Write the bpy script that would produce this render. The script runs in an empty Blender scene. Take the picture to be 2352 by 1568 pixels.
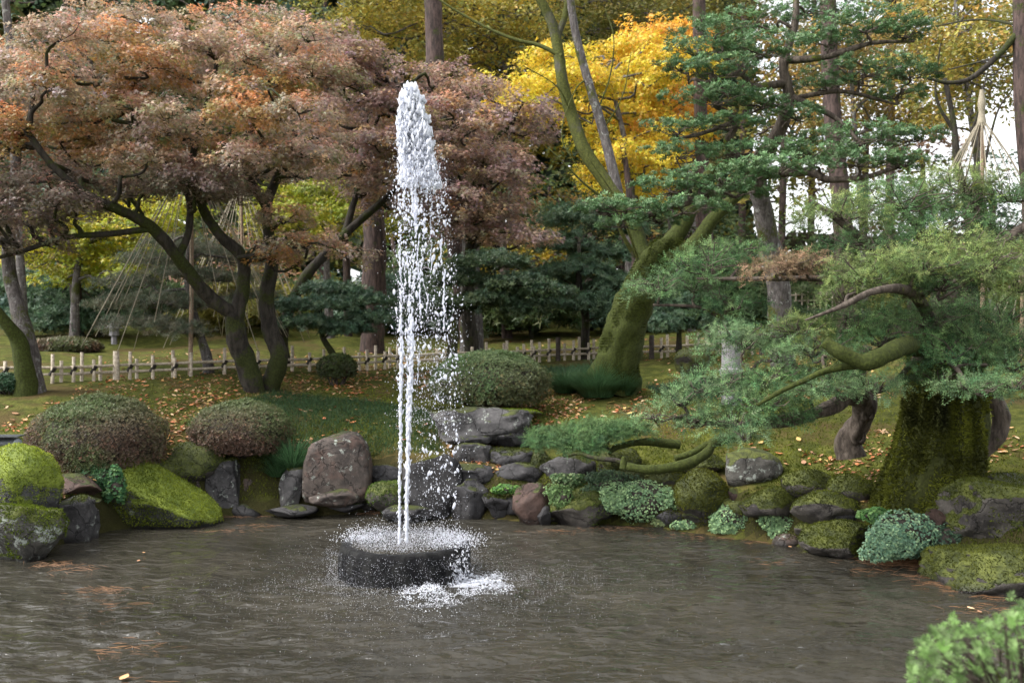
import bpy, math, random
import numpy as np
from mathutils import Vector
R = math.radians
rng = np.random.default_rng(7)
random.seed(7)
scene = bpy.context.scene
COL = scene.collection

# ------------------------------------------------------------------ camera, sky, sun, exposure
CAMZ, FPX = 1.85, 2287.0
cam = bpy.data.cameras.new('camera'); camo = bpy.data.objects.new('camera', cam); COL.objects.link(camo)
camo.location = (0, 0, CAMZ); camo.rotation_euler = (R(90), 0, 0)
cam.lens = 35.0; cam.sensor_width = 36.0; cam.clip_start = 0.05; cam.clip_end = 2000
cam.dof.use_dof = True; cam.dof.focus_distance = 7.9; cam.dof.aperture_fstop = 2.8
scene.camera = camo
SUN_EL, SUN_AZ = 50, -105            # azimuth from +Y towards +X
world = bpy.data.worlds.new('World'); scene.world = world; world.use_nodes = True
wn = world.node_tree; bg = wn.nodes['Background']
sky = wn.nodes.new('ShaderNodeTexSky'); sky.sky_type = 'NISHITA'; sky.sun_disc = False
sky.sun_elevation = R(SUN_EL); sky.sun_rotation = R(SUN_AZ); sky.air_density = 1.0; sky.dust_density = 3.0
hs = wn.nodes.new('ShaderNodeHueSaturation'); hs.inputs['Saturation'].default_value = 0.12
wn.links.new(sky.outputs[0], hs.inputs['Color']); wn.links.new(hs.outputs[0], bg.inputs[0])
bg.inputs[1].default_value = 0.15
sl = bpy.data.lights.new('sun', 'SUN'); sl.energy = 1.1; sl.angle = R(25); sl.color = (1, .95, .88)
slo = bpy.data.objects.new('sun', sl); COL.objects.link(slo)
sd = Vector((math.sin(R(SUN_AZ)) * math.cos(R(SUN_EL)), math.cos(R(SUN_AZ)) * math.cos(R(SUN_EL)), math.sin(R(SUN_EL))))
slo.rotation_euler = sd.to_track_quat('Z', 'Y').to_euler(); slo.location = (0, 0, 30)
vs = scene.view_settings
vs.view_transform = 'Standard'; vs.look = 'None'; vs.gamma = 1; vs.use_curve_mapping = False
vs.exposure = 1.6

# ------------------------------------------------------------------ numeric helpers
def W(u, v, d):            # photo pixel (2352 wide) at distance d -> a place in the garden
    return np.array([(u - 1176) / FPX * d, d, CAMZ - (v - 784) / FPX * d])

def _h(ix, iy, iz):
    n = (ix * 374761393 + iy * 668265263 + iz * 2147483647 // 3) & 0xFFFFFFFF
    n = ((n ^ (n >> 13)) * 1274126177) & 0xFFFFFFFF
    n = (n ^ (n >> 16)) & 0xFFFF
    return n / 65535.0
def vnoise(p):
    p = np.asarray(p, float); i = np.floor(p).astype(np.int64); f = p - i; f = f * f * (3 - 2 * f)
    r = 0
    for dx in (0, 1):
        wx = f[..., 0] if dx else 1 - f[..., 0]
        for dy in (0, 1):
            wy = f[..., 1] if dy else 1 - f[..., 1]
            for dz in (0, 1):
                wz = f[..., 2] if dz else 1 - f[..., 2]
                r = r + wx * wy * wz * _h(i[..., 0] + dx, i[..., 1] + dy, i[..., 2] + dz)
    return r * 2 - 1
def fbm(p, o=4):
    p = np.asarray(p, float); r = 0; a = 1.0
    for k in range(o):
        r = r + a * vnoise(p * (2 ** k) + 17.3 * k); a *= .5
    return r
def unit(a):
    return a / (np.linalg.norm(a, axis=-1, keepdims=True) + 1e-9)

class MB:                                   # collects pieces of ONE part
    def __init__(s): s.V = []; s.C = []; s.F = []; s.n = 0
    def add(s, V, F, C=None):
        V = np.asarray(V, float).reshape(-1, 3)
        if C is None: C = (.5, .5, .5)
        C = np.broadcast_to(np.asarray(C, float), (len(V), 3))
        for f in (F if isinstance(F, list) else [F]):
            s.F.append(np.asarray(f, np.int64) + s.n)
        s.V.append(V); s.C.append(C); s.n += len(V)
    def build(s, name, mat, parent=None, smooth=False, origin=None):
        V = np.concatenate(s.V); C = np.concatenate(s.C)
        if origin is not None: V = V - np.asarray(origin)
        me = bpy.data.meshes.new(name)
        me.vertices.add(len(V)); me.vertices.foreach_set('co', V.astype(np.float32).ravel())
        idx = np.concatenate([f.ravel() for f in s.F])
        tot = np.concatenate([np.full(len(f), f.shape[1]) for f in s.F])
        st = np.concatenate([[0], np.cumsum(tot)[:-1]])
        me.loops.add(len(idx)); me.loops.foreach_set('vertex_index', idx.astype(np.int32))
        me.polygons.add(len(tot)); me.polygons.foreach_set('loop_start', st.astype(np.int32))
        me.polygons.foreach_set('loop_total', tot.astype(np.int32))
        me.polygons.foreach_set('use_smooth', np.full(len(tot), smooth))
        me.update(calc_edges=True)
        ca = me.color_attributes.new('Col', 'FLOAT_COLOR', 'POINT')
        ca.data.foreach_set('color', np.concatenate([C, np.ones((len(C), 1))], 1).astype(np.float32).ravel())
        me.materials.append(mat)
        o = bpy.data.objects.new(name, me); COL.objects.link(o)
        if parent is not None: o.parent = parent
        if origin is not None: o.location = origin
        return o

def empty(name, loc, label, cat, group=None):
    o = bpy.data.objects.new(name, None); COL.objects.link(o); o.location = [float(a) for a in loc]
    o.empty_display_size = .2
    tag(o, label, cat, group); return o
def tag(o, label=None, cat=None, group=None, kind=None):
    if label: o['label'] = label
    if cat: o['category'] = cat
    if group: o['group'] = group
    if kind: o['kind'] = kind
    return o
def part(mb, name, mat, root, smooth=False, kind=None, label=None):   # a part given in world space under a thing
    o = mb.build(name, mat, root, smooth)
    o.matrix_parent_inverse = root_inv(root)
    if kind: o['kind'] = kind
    if label: o['label'] = label
    return o
def root_inv(root):
    from mathutils import Matrix
    return Matrix.Translation(-Vector(root.location))

def catmull(P, n):
    P = np.asarray(P, float)
    if len(P) == 2:
        t = np.linspace(0, 1, n)[:, None]; return P[0] * (1 - t) + P[1] * t
    Q = np.vstack([2 * P[0] - P[1], P, 2 * P[-1] - P[-2]])
    out = []
    tt = np.linspace(0, len(P) - 1, n)
    for t in tt:
        i = min(int(t), len(P) - 2); f = t - i
        a, b, c, d = Q[i], Q[i + 1], Q[i + 2], Q[i + 3]
        out.append(.5 * ((2 * b) + (-a + c) * f + (2 * a - 5 * b + 4 * c - d) * f * f + (-a + 3 * b - 3 * c + d) * f ** 3))
    return np.array(out)

def tube(mb, P, rad, sides=8, n=None, rough=0.0, col=(.5, .5, .5), fr=6.0, smoothpath=True, seed=0., flute=0):
    P = np.asarray(P, float)
    if n is None: n = max(3, len(P) * 3)
    C = catmull(P, n) if smoothpath else P
    n = len(C)
    rr = np.interp(np.linspace(0, 1, n), np.linspace(0, 1, len(rad)), rad)
    T = unit(np.gradient(C, axis=0))
    ref = np.where(np.abs(T[:, 2:3]) > .9, np.array([[1., 0, 0]]), np.array([[0, 0, 1.]]))
    if abs(T[:, 2]).mean() > .5: ref = np.broadcast_to(np.array([[1., 0, 0]]), T.shape)
    else: ref = np.broadcast_to(np.array([[0.05, 0.1, 1.]]), T.shape)
    A = unit(np.cross(ref, T)); B = np.cross(T, A)
    th = np.linspace(0, 2 * math.pi, sides, endpoint=False)
    ring = (np.cos(th)[None, :, None] * A[:, None] + np.sin(th)[None, :, None] * B[:, None])
    r = rr[:, None] * np.ones((1, sides))
    V = C[:, None] + ring * r[..., None]
    if rough > 0:
        nz = fbm(V * fr + seed, 3)
        if flute: nz = nz + .8 * vnoise(np.concatenate([ring * flute, (C[:, None] * .7) * np.ones((1, sides, 1))], -1)[..., [0, 1, 5]] + seed)
        V = C[:, None] + ring * (r * (1 + rough * nz))[..., None]
    V = V.reshape(-1, 3)
    i = np.arange(n - 1)[:, None] * sides; j = np.arange(sides)[None]; k = (j + 1) % sides
    F = np.stack([i + j, i + k, i + sides + k, i + sides + j], -1).reshape(-1, 4)
    cap = np.array([[(n - 1) * sides + a for a in range(sides)]])
    mb.add(V, [F, cap], col)

# leaf templates: verts (k,3) in a unit leaf frame (x = along the leaf), faces
def t_maple(angs=(-62, 0, 62), L=(.75, 1, .75), w=.2):
    V = []; F = []
    for a, l in zip(angs, L):
        a = R(a); c, s = math.cos(a), math.sin(a); k = len(V)
        V += [(-s * w - c * .15, c * w - s * .15, 0), (s * w - c * .15, -c * w - s * .15, 0), (c * l, s * l, -.18 * l)]
        F.append((k, k + 1, k + 2))
    return np.array(V), np.array(F)
T_MAPLE = t_maple()
T_MAPLE5 = t_maple((-110, -52, 0, 52, 110), (.5, .85, 1, .85, .5), .15)
T_OVAL = (np.array([(-.5, 0, 0), (0, -.27, .07), (.5, 0, -.06), (0, .27, .07)]), np.array([(0, 1, 2, 3)]))
T_ROUND = (np.array([(-.5, 0, 0), (.02, -.46, .1), (.52, 0, -.05), (.02, .46, .1)]), np.array([(0, 1, 2, 3)]))
T_BLADE = (np.array([(0, -.03, 0), (0, .03, 0), (.55, .02, .16), (.55, -.02, .16), (1, 0, -.02)]), [np.array([(0, 1, 2, 3)]), np.array([(3, 2, 4)])])
def t_spray(k=6):
    V = [(0, -.012, 0), (0, .012, 0), (1, 0, 0)]; F = [(0, 1, 2)]
    for i in range(k):
        x = .12 + .8 * i / (k - 1)
        for s in (-1, 1):
            a = R(54 - 12 * i / k + random.uniform(-8, 8)); l = .36 * (1 - .3 * i / k); z = random.uniform(.02, .14)
            b = len(V); dx, dy = math.cos(a) * l, s * math.sin(a) * l
            V += [(x - .04, 0, 0), (x + .05, 0, 0), (x + dx, dy, z)]; F.append((b, b + 1, b + 2))
    return np.array(V), np.array(F)
T_SPRAY = t_spray(4)
def t_rosette(k=7, up=.45, w=.17):
    V = []; F = []
    for i in range(k):
        a = 2 * math.pi * i / k + random.uniform(-.2, .2); b = len(V); el = up + random.uniform(-.25, .25)
        d = np.array([math.cos(a) * math.cos(el), math.sin(a) * math.cos(el), math.sin(el)]); s = np.array([-math.sin(a), math.cos(a), 0])
        l = random.uniform(.8, 1.1)
        V += [d * .05, d * l * .55 - s * w + [0, 0, .04], d * l, d * l * .55 + s * w + [0, 0, .04]]; F.append((b, b + 1, b + 2, b + 3))
    return np.array(V), np.array(F)
T_ROS = t_rosette(5)
def t_light(k=5, up=.45, w=.2):
    V = []; F = []
    for i in range(k):
        a = 2 * math.pi * i / k + random.uniform(-.25, .25); b = len(V); el = up + random.uniform(-.25, .3)
        d = np.array([math.cos(a) * math.cos(el), math.sin(a) * math.cos(el), math.sin(el)]); q = np.array([-math.sin(a), math.cos(a), 0])
        V += [d * .12 - q * w * .6, d * .2 + q * w * .8, d * random.uniform(.85, 1.15)]; F.append((b, b + 1, b + 2))
    return np.array(V), np.array(F)
T_LIGHT = t_light(); T_LIGHT4 = t_light(4, .5, .24)
T_PINE = t_light(7, .5, .07)
T_TUFT = (np.array([(-.22, 0, 0), (.22, 0, 0), (.1, .12, 1.), (0, -.2, 0), (.05, .2, 0), (-.25, -.1, .8)]), np.array([(0, 1, 2), (3, 4, 5)]))

def scatter(mb, tmpl, P, N, X, size, col):
    """one template per point; N = its normal, X = its long direction"""
    tv, tf = tmpl
    N = unit(N); X = X - (X * N).sum(-1, keepdims=True) * N; X = unit(X); Y = np.cross(N, X)
    s = np.asarray(size)[..., None, None] if np.ndim(size) else size
    V = P[:, None] + s * (tv[None, :, 0:1] * X[:, None] + tv[None, :, 1:2] * Y[:, None] + tv[None, :, 2:3] * N[:, None])
    k = len(tv); off = (np.arange(len(P)) * k)[:, None, None]
    Fs = tf if isinstance(tf, list) else [tf]
    F = [(f[None] + off).reshape(-1, f.shape[1]) for f in Fs]
    C = np.repeat(np.broadcast_to(col, (len(P), 3)), k, 0)
    mb.add(V.reshape(-1, 3), F, C)

def rdir(n):
    return unit(rng.normal(size=(n, 3)))

def tufted(mb, tmpl, c, r, n, size, cols, tuft=.09, flat=.5, droop=.0, under=.15, topcol=None, per=28, out=.6, up=.4, seed=0, face=0., var=(.72, 1.3)):
    """a leafy pad: tufts over a flattened dome, leaves round each tuft.  c centre, r radii"""
    c = np.asarray(c, float); r = np.asarray(r, float)
    nt = max(4, n // per)
    ph = rng.uniform(0, 2 * math.pi, nt); q = np.sqrt(rng.uniform(0, 1, nt))
    lob = 1 + .28 * vnoise(np.stack([np.cos(ph) * 1.7 + seed, np.sin(ph) * 1.7 + c[0] * 3, np.full(nt, c[2] * 3.1)], -1))
    x = np.cos(ph) * q * lob; y = np.sin(ph) * q * lob
    dome = np.sqrt(np.clip(1 - q * q, 0, 1))
    z = dome * (1 - rng.uniform(0, 1, nt) ** 1.6 * 1.1) - under * rng.uniform(0, 1, nt) - droop * q ** 2
    tc = c + np.stack([x * r[0], y * r[1], z * r[2]], -1)
    tc += rng.normal(size=tc.shape) * tuft * .35
    nrm = unit(np.stack([x / r[0], y / r[1], np.abs(z) / r[2] * .7 + up], -1))
    tid = rng.integers(0, nt, n)
    d = rdir(n) * (rng.uniform(.15, 1, n) ** .6)[:, None] * tuft
    d[:, 2] *= flat
    P = tc[tid] + d
    X = unit(unit(d) * .8 + nrm[tid] * out + rng.normal(size=(n, 3)) * .35)
    N = unit(nrm[tid] * .6 + rdir(n) * .75 + np.array([0, 0, up]))
    if face:
        N = unit(nrm[tid] * face + np.array([0, -.35, .2]) + rdir(n) * .75); X = unit(rdir(n) + nrm[tid] * .5 - np.array([0, 0, .15]))
    cols = np.asarray(cols, float)
    w = rng.dirichlet(np.full(len(cols), .45), nt)
    tcol = w @ cols
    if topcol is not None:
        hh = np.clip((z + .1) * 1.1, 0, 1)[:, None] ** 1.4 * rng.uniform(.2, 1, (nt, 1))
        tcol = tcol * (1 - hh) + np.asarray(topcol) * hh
    C = tcol[tid] * rng.uniform(*var, (n, 1)) * (1 + rng.normal(size=(n, 3)) * .06)
    scatter(mb, tmpl, P, N, X, size * rng.uniform(.7, 1.25, n), np.clip(C, .004, .9))

def srgb(r, g, b, k=1.0):
    f = lambda c: (c / 255 / 12.92 if c < 10 else ((c / 255 + .055) / 1.055) ** 2.4)
    return np.array([f(r), f(g), f(b)]) * k

# ------------------------------------------------------------------ materials
def newmat(name):
    m = bpy.data.materials.new(name); m.use_nodes = True
    nt = m.node_tree; nt.nodes.clear()
    o = nt.nodes.new('ShaderNodeOutputMaterial'); return m, nt, o
def N_(nt, t, **kw):
    n = nt.nodes.new(t)
    for k, v in kw.items():
        if k in n.inputs: n.inputs[k].default_value = v
        else: setattr(n, k, v)
    return n
def leaf_mat(name, transl=.3, rough=.55, spec=.3):
    m, nt, o = newmat(name); L = nt.links
    a = N_(nt, 'ShaderNodeAttribute', attribute_name='Col')
    p = N_(nt, 'ShaderNodeBsdfPrincipled', Roughness=rough); p.inputs['Specular IOR Level'].default_value = spec
    t = N_(nt, 'ShaderNodeBsdfTranslucent'); mx = N_(nt, 'ShaderNodeMixShader', Fac=transl)
    L.new(a.outputs['Color'], p.inputs['Base Color']); L.new(a.outputs['Color'], t.inputs['Color'])
    L.new(p.outputs[0], mx.inputs[1]); L.new(t.outputs[0], mx.inputs[2]); L.new(mx.outputs[0], o.inputs[0])
    return m
M = {}
M['leaf'] = leaf_mat('leaf', .35, .5, .35)
M['maple'] = leaf_mat('maple_leaf', .4, .42, .5)
M['needle'] = leaf_mat('needle', .12, .6, .15)
M['waxy'] = leaf_mat('waxy_leaf', .15, .42, .28)
M['litter'] = leaf_mat('litter', .1, .6, .3)
M['mossfuzz'] = leaf_mat('moss_fuzz', .3, .8, .1)

def ramp(nt, pts):
    r = nt.nodes.new('ShaderNodeValToRGB'); e = r.color_ramp.elements
    while len(e) < len(pts): e.new(.5)
    for el, (p, c) in zip(e, pts):
        el.position = p; el.color = (*c, 1) if len(c) == 3 else c
    return r
def mixc(nt, fac, a, b):
    m = nt.nodes.new('ShaderNodeMix'); m.data_type = 'RGBA'
    for s, v in ((m.inputs[0], fac), (m.inputs[6], a), (m.inputs[7], b)):
        if hasattr(v, 'links') or hasattr(v, 'is_linked'): nt.links.new(v, s)
        elif isinstance(v, (int, float)): s.default_value = v
        else: s.default_value = (*v, 1)
    return m.outputs[2]
def mth(nt, op, a, b=None, c=None, clamp=False):
    m = nt.nodes.new('ShaderNodeMath'); m.operation = op; m.use_clamp = clamp
    for s, v in zip(m.inputs, (a, b, c)):
        if v is None: continue
        if hasattr(v, 'is_linked'): nt.links.new(v, s)
        else: s.default_value = v
    return m.outputs[0]
def noise(nt, vec, scale, detail=5, rough=.6, out='Fac'):
    n = N_(nt, 'ShaderNodeTexNoise', Scale=scale, Detail=detail, Roughness=rough)
    if vec is not None: nt.links.new(vec, n.inputs['Vector'])
    return n.outputs[out]
def rock_mat(name, base, dark, moss_amt, mossc=((.045, .07, .008), (.12, .16, .015)), lichen=.0, rough=.75, tint=None, wet=True):
    m, nt, o = newmat(name); L = nt.links
    g = N_(nt, 'ShaderNodeNewGeometry'); tc = g.outputs['Position']
    n1 = noise(nt, tc, 3.2, 8, .65); n2 = noise(nt, tc, 24, 6, .7); n3 = noise(nt, tc, 90, 3, .6)
    c = mixc(nt, ramp_fac(nt, n1, .36, .62), dark, base)
    c = mixc(nt, mth(nt, 'MULTIPLY', ramp_fac(nt, n2, .5, .72), .55), c, [x * 1.8 for x in base])
    if tint: c = mixc(nt, mth(nt, 'MULTIPLY', ramp_fac(nt, noise(nt, tc, 5.5, 4), .5, .65), .7), c, tint)
    vo = N_(nt, 'ShaderNodeTexVoronoi', Scale=3.2, feature='DISTANCE_TO_EDGE'); wv = N_(nt, 'ShaderNodeVectorMath', operation='MULTIPLY_ADD'); L.new(noise(nt, tc, 6, 4, .6, 'Color'), wv.inputs[0]); wv.inputs[1].default_value = (.3, .3, .3); L.new(tc, wv.inputs[2]); L.new(wv.outputs[0], vo.inputs['Vector'])
    crack = ramp_fac(nt, vo.outputs['Distance'], .0, .028); c = mixc(nt, mth(nt, 'MULTIPLY', mth(nt, 'SUBTRACT', 1, crack), .6), c, [x * .3 for x in dark])
    if lichen > 0:
        ln = noise(nt, tc, 9, 6, .7)
        c = mixc(nt, mth(nt, 'MULTIPLY', ramp_fac(nt, ln, .60 - lichen * .12, .66 - lichen * .1), .85), c, (.34, .37, .33))
    sx = N_(nt, 'ShaderNodeSeparateXYZ'); L.new(g.outputs['Normal'], sx.inputs[0])
    mm = mth(nt, 'ADD', mth(nt, 'MULTIPLY', sx.outputs[2], .55), mth(nt, 'MULTIPLY', noise(nt, tc, 4.5, 6, .65), .9))
    mm = ramp_fac(nt, mm, 1.12 - moss_amt, 1.2 - moss_amt)
    mc = mixc(nt, ramp_fac(nt, noise(nt, tc, 7, 5, .7), .35, .68), mossc[0], mossc[1])
    mc = mixc(nt, mth(nt, 'MULTIPLY', ramp_fac(nt, noise(nt, tc, 60, 3), .4, .7), .5), mc, [x * .4 for x in mossc[0]])
    c2 = mixc(nt, mm, c, mc)
    p = N_(nt, 'ShaderNodeBsdfPrincipled')
    L.new(c2, p.inputs['Base Color'])
    px = N_(nt, 'ShaderNodeSeparateXYZ'); L.new(tc, px.inputs[0])
    if wet:   # damp dark band just above the pond surface
        wf = mth(nt, 'SUBTRACT', 1, ramp_fac(nt, mth(nt, 'ADD', px.outputs[2], mth(nt, 'MULTIPLY', n1, .06)), .03, .12))
        L.new(mixc(nt, mth(nt, 'MULTIPLY', wf, .65), c2, (.012, .011, .010)), p.inputs['Base Color'])
        rg = mth(nt, 'SUBTRACT', rough, mth(nt, 'MULTIPLY', wf, .45)); L.new(rg, p.inputs['Roughness'])
    else: p.inputs['Roughness'].default_value = rough
    p.inputs['Specular IOR Level'].default_value = .35
    h = mth(nt, 'ADD', mth(nt, 'MULTIPLY', n2, .6), mth(nt, 'MULTIPLY', n3, .25))
    h = mth(nt, 'ADD', h, mth(nt, 'MULTIPLY', mm, 1.0)); h = mth(nt, 'ADD', h, mth(nt, 'MULTIPLY', crack, .7))
    b = N_(nt, 'ShaderNodeBump', Strength=.9, Distance=.018); L.new(h, b.inputs['Height']); L.new(b.outputs[0], p.inputs['Normal'])
    L.new(p.outputs[0], o.inputs[0]); return m
def ramp_fac(nt, v, lo, hi):
    mr = nt.nodes.new('ShaderNodeMapRange'); mr.interpolation_type = 'SMOOTHSTEP'
    nt.links.new(v, mr.inputs[0]); mr.inputs[1].default_value = lo; mr.inputs[2].default_value = hi
    return mr.outputs[0]
YM = ((.040, .050, .012), (.115, .130, .024)); DM = ((.028, .036, .010), (.080, .092, .018)); BM = ((.09, .125, .014), (.22, .27, .035))
M['rock_grey'] = rock_mat('grey_stone', (.082, .078, .078), (.025, .024, .025), .24, DM, .15)
M['rock_dark'] = rock_mat('dark_stone', (.046, .044, .046), (.014, .013, .014), .20, DM, .0)
M['rock_lichen'] = rock_mat('lichen_stone', (.085, .08, .07), (.03, .028, .026), .42, YM, .55)
M['rock_brown'] = rock_mat('brown_stone', (.095, .075, .064), (.035, .028, .025), .14, DM, .12, tint=(.11, .068, .054))
M['rock_red'] = rock_mat('reddish_stone', (.075, .045, .036), (.028, .017, .014), .24, DM, .0)
M['rock_moss'] = rock_mat('mossy_stone', (.09, .08, .07), (.03, .026, .025), .62, YM, .0)
M['rock_fullmoss'] = rock_mat('moss_covered_stone', (.08, .07, .06), (.03, .026, .025), .9, DM, .0)
M['rock_bright'] = rock_mat('bright_mossy_stone', (.07, .07, .07), (.03, .03, .03), .78, BM, .2)

def bark_mat(name, a, b, mossc=(.07, .09, .012), moss=.3, scale=1., lichen=0.):
    m, nt, o = newmat(name); L = nt.links
    g = N_(nt, 'ShaderNodeNewGeometry'); mp = N_(nt, 'ShaderNodeMapping'); mp.inputs['Scale'].default_value = (9 * scale, 9 * scale, 2.2 * scale)
    L.new(g.outputs['Position'], mp.inputs[0])
    n1 = noise(nt, mp.outputs[0], 2.4, 8, .7); n2 = noise(nt, g.outputs['Position'], 3, 5, .6); n3 = noise(nt, g.outputs['Position'], 40, 4, .7)
    c = mixc(nt, ramp_fac(nt, n1, .38, .64), a, b)
    if lichen: c = mixc(nt, mth(nt, 'MULTIPLY', ramp_fac(nt, noise(nt, g.outputs['Position'], 14, 6, .7), .56, .62), lichen), c, (.33, .34, .32))
    mf = ramp_fac(nt, mth(nt, 'ADD', n2, mth(nt, 'MULTIPLY', n3, .25)), .74 - moss * .6, .82 - moss * .5)
    mc = mixc(nt, ramp_fac(nt, n3, .35, .7), [x * .45 for x in mossc], mossc)
    c = mixc(nt, mf, c, mc)
    p = N_(nt, 'ShaderNodeBsdfPrincipled', Roughness=.85); p.inputs['Specular IOR Level'].default_value = .25
    L.new(c, p.inputs['Base Color'])
    b_ = N_(nt, 'ShaderNodeBump', Strength=.9, Distance=.02); L.new(mth(nt, 'ADD', n1, mth(nt, 'MULTIPLY', n3, .3)), b_.inputs['Height'])
    L.new(b_.outputs[0], p.inputs['Normal']); L.new(p.outputs[0], o.inputs[0]); return m
M['bark_maple'] = bark_mat('maple_bark', (.018, .015, .012), (.05, .043, .034), (.045, .055, .012), .22)
M['bark_mossy'] = bark_mat('mossy_bark', (.03, .024, .018), (.06, .05, .035), (.058, .074, .013), .70)
M['bark_stump'] = bark_mat('stump_bark', (.02, .015, .011), (.05, .038, .026), (.05, .058, .011), .55)
M['bark_grey'] = bark_mat('grey_bark', (.06, .052, .05), (.15, .135, .13), (.08, .09, .02), .12, 1.5, .6)
M['bark_pine'] = bark_mat('pine_bark', (.032, .024, .022), (.105, .072, .064), (.06, .07, .02), .05, .8)
M['bark_cherry'] = bark_mat('ringed_bark', (.05, .05, .035), (.10, .095, .07), (.09, .10, .02), .5)
M['bark_yew'] = bark_mat('yew_bark', (.045, .035, .028), (.13, .105, .085), (.12, .15, .015), .0)

def plain(name, c1, c2, scale=20, rough=.7, spec=.3, bump=.3, dist=.005):
    m, nt, o = newmat(name); L = nt.links; g = N_(nt, 'ShaderNodeNewGeometry')
    n1 = noise(nt, g.outputs['Position'], scale, 6, .65)
    p = N_(nt, 'ShaderNodeBsdfPrincipled', Roughness=rough); p.inputs['Specular IOR Level'].default_value = spec
    L.new(mixc(nt, ramp_fac(nt, n1, .35, .65), c1, c2), p.inputs['Base Color'])
    b = N_(nt, 'ShaderNodeBump', Strength=bump, Distance=dist); L.new(n1, b.inputs['Height']); L.new(b.outputs[0], p.inputs['Normal'])
    L.new(p.outputs[0], o.inputs[0]); return m
M['bamboo'] = plain('weathered_bamboo', (.30, .25, .19), (.55, .48, .38), 30)
M['fencepost'] = plain('charred_post', (.03, .024, .02), (.07, .055, .045), 30)
M['rope'] = plain('straw_rope', (.22, .19, .14), (.36, .32, .24), 60)
M['granite'] = plain('granite', (.16, .155, .165), (.27, .26, .27), 60, .8)
M['cord'] = plain('palm_cord', (.015, .012, .01), (.03, .025, .02), 60)
M['pole'] = plain('cedar_pole', (.20, .14, .10), (.33, .24, .17), 25)
M['lampmetal'] = plain('lamp_metal', (.05, .055, .06), (.09, .10, .11), 30, .4, .5)
M['lampglass'] = plain('lamp_glass', (.25, .28, .30), (.32, .35, .38), 10, .1, .6)
M['darkwood'] = M['fencepost']

def basin_material():
    m, nt, o = newmat('wet_black_stone'); L = nt.links; g = N_(nt, 'ShaderNodeNewGeometry')
    n1 = noise(nt, g.outputs['Position'], 30, 6, .7); n2 = noise(nt, g.outputs['Position'], 6, 4)
    p = N_(nt, 'ShaderNodeBsdfPrincipled'); L.new(mixc(nt, ramp_fac(nt, n2, .4, .65), (.006, .006, .007), (.022, .022, .021)), p.inputs['Base Color'])
    L.new(mth(nt, 'ADD', .25, mth(nt, 'MULTIPLY', n1, .35)), p.inputs['Roughness']); p.inputs['Specular IOR Level'].default_value = .12
    b = N_(nt, 'ShaderNodeBump', Strength=1., Distance=.02); L.new(n1, b.inputs['Height']); L.new(b.outputs[0], p.inputs['Normal'])
    L.new(p.outputs[0], o.inputs[0]); return m
M['basin'] = basin_material()

def foam_material(name, trans=.35, tint=(.93, .95, 1.0)):
    m, nt, o = newmat(name); L = nt.links
    p = N_(nt, 'ShaderNodeBsdfPrincipled', Roughness=.12, IOR=1.33); p.inputs['Base Color'].default_value = (*tint, 1)
    p.inputs['Transmission Weight'].default_value = trans; p.inputs['Specular IOR Level'].default_value = .5
    t = N_(nt, 'ShaderNodeBsdfTranslucent'); t.inputs['Color'].default_value = (*tint, 1)
    mx = N_(nt, 'ShaderNodeMixShader', Fac=.4); L.new(p.outputs[0], mx.inputs[1]); L.new(t.outputs[0], mx.inputs[2])
    L.new(mx.outputs[0], o.inputs[0]); return m
M['foam'] = foam_material('white_water', .05, (.92, .94, 1.0))
M['drop'] = foam_material('water_drop', .25, (.90, .92, .99))

def water_material():
    m, nt, o = newmat('pond_water'); L = nt.links; g = N_(nt, 'ShaderNodeNewGeometry')
    pos = g.outputs['Position']
    mp = N_(nt, 'ShaderNodeMapping'); mp.inputs['Scale'].default_value = (2.6, 4.6, 1); L.new(pos, mp.inputs[0])
    n1 = noise(nt, mp.outputs[0], 1.5, 2, .5); n2 = noise(nt, mp.outputs[0], 3.4, 2, .5); n3 = noise(nt, pos, 55, 3, .6)
    # distance from the basin: drops pit the surface there
    vm = nt.nodes.new('ShaderNodeVectorMath'); vm.operation = 'DISTANCE'; L.new(pos, vm.inputs[0]); vm.inputs[1].default_value = (-.7, 7.3, 0)
    near = mth(nt, 'SUBTRACT', 1, ramp_fac(nt, vm.outputs['Value'], .5, 3.2))
    vo = N_(nt, 'ShaderNodeTexVoronoi', Scale=34.0); L.new(pos, vo.inputs['Vector'])
    pits = ramp_fac(nt, vo.outputs['Distance'], .0, .28)
    h = mth(nt, 'ADD', mth(nt, 'MULTIPLY', n1, .9), mth(nt, 'MULTIPLY', mth(nt, 'MULTIPLY', n2, ramp_fac(nt, noise(nt, pos, .9, 3), .35, .65)), .55))
    h = mth(nt, 'ADD', h, mth(nt, 'MULTIPLY', n3, .035))
    h = mth(nt, 'ADD', h, mth(nt, 'MULTIPLY', mth(nt, 'MULTIPLY', pits, near), .22))
    b = N_(nt, 'ShaderNodeBump', Strength=1.0, Distance=.075); L.new(h, b.inputs['Height'])
    p = N_(nt, 'ShaderNodeBsdfPrincipled', Roughness=.03, IOR=1.33)
    L.new(mixc(nt, ramp_fac(nt, noise(nt, pos, .8, 4), .35, .65), (.028, .026, .020), (.043, .039, .030)), p.inputs['Base Color'])
    L.new(b.outputs[0], p.inputs['Normal']); L.new(p.outputs[0], o.inputs[0]); return m
M['water'] = water_material()

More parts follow.
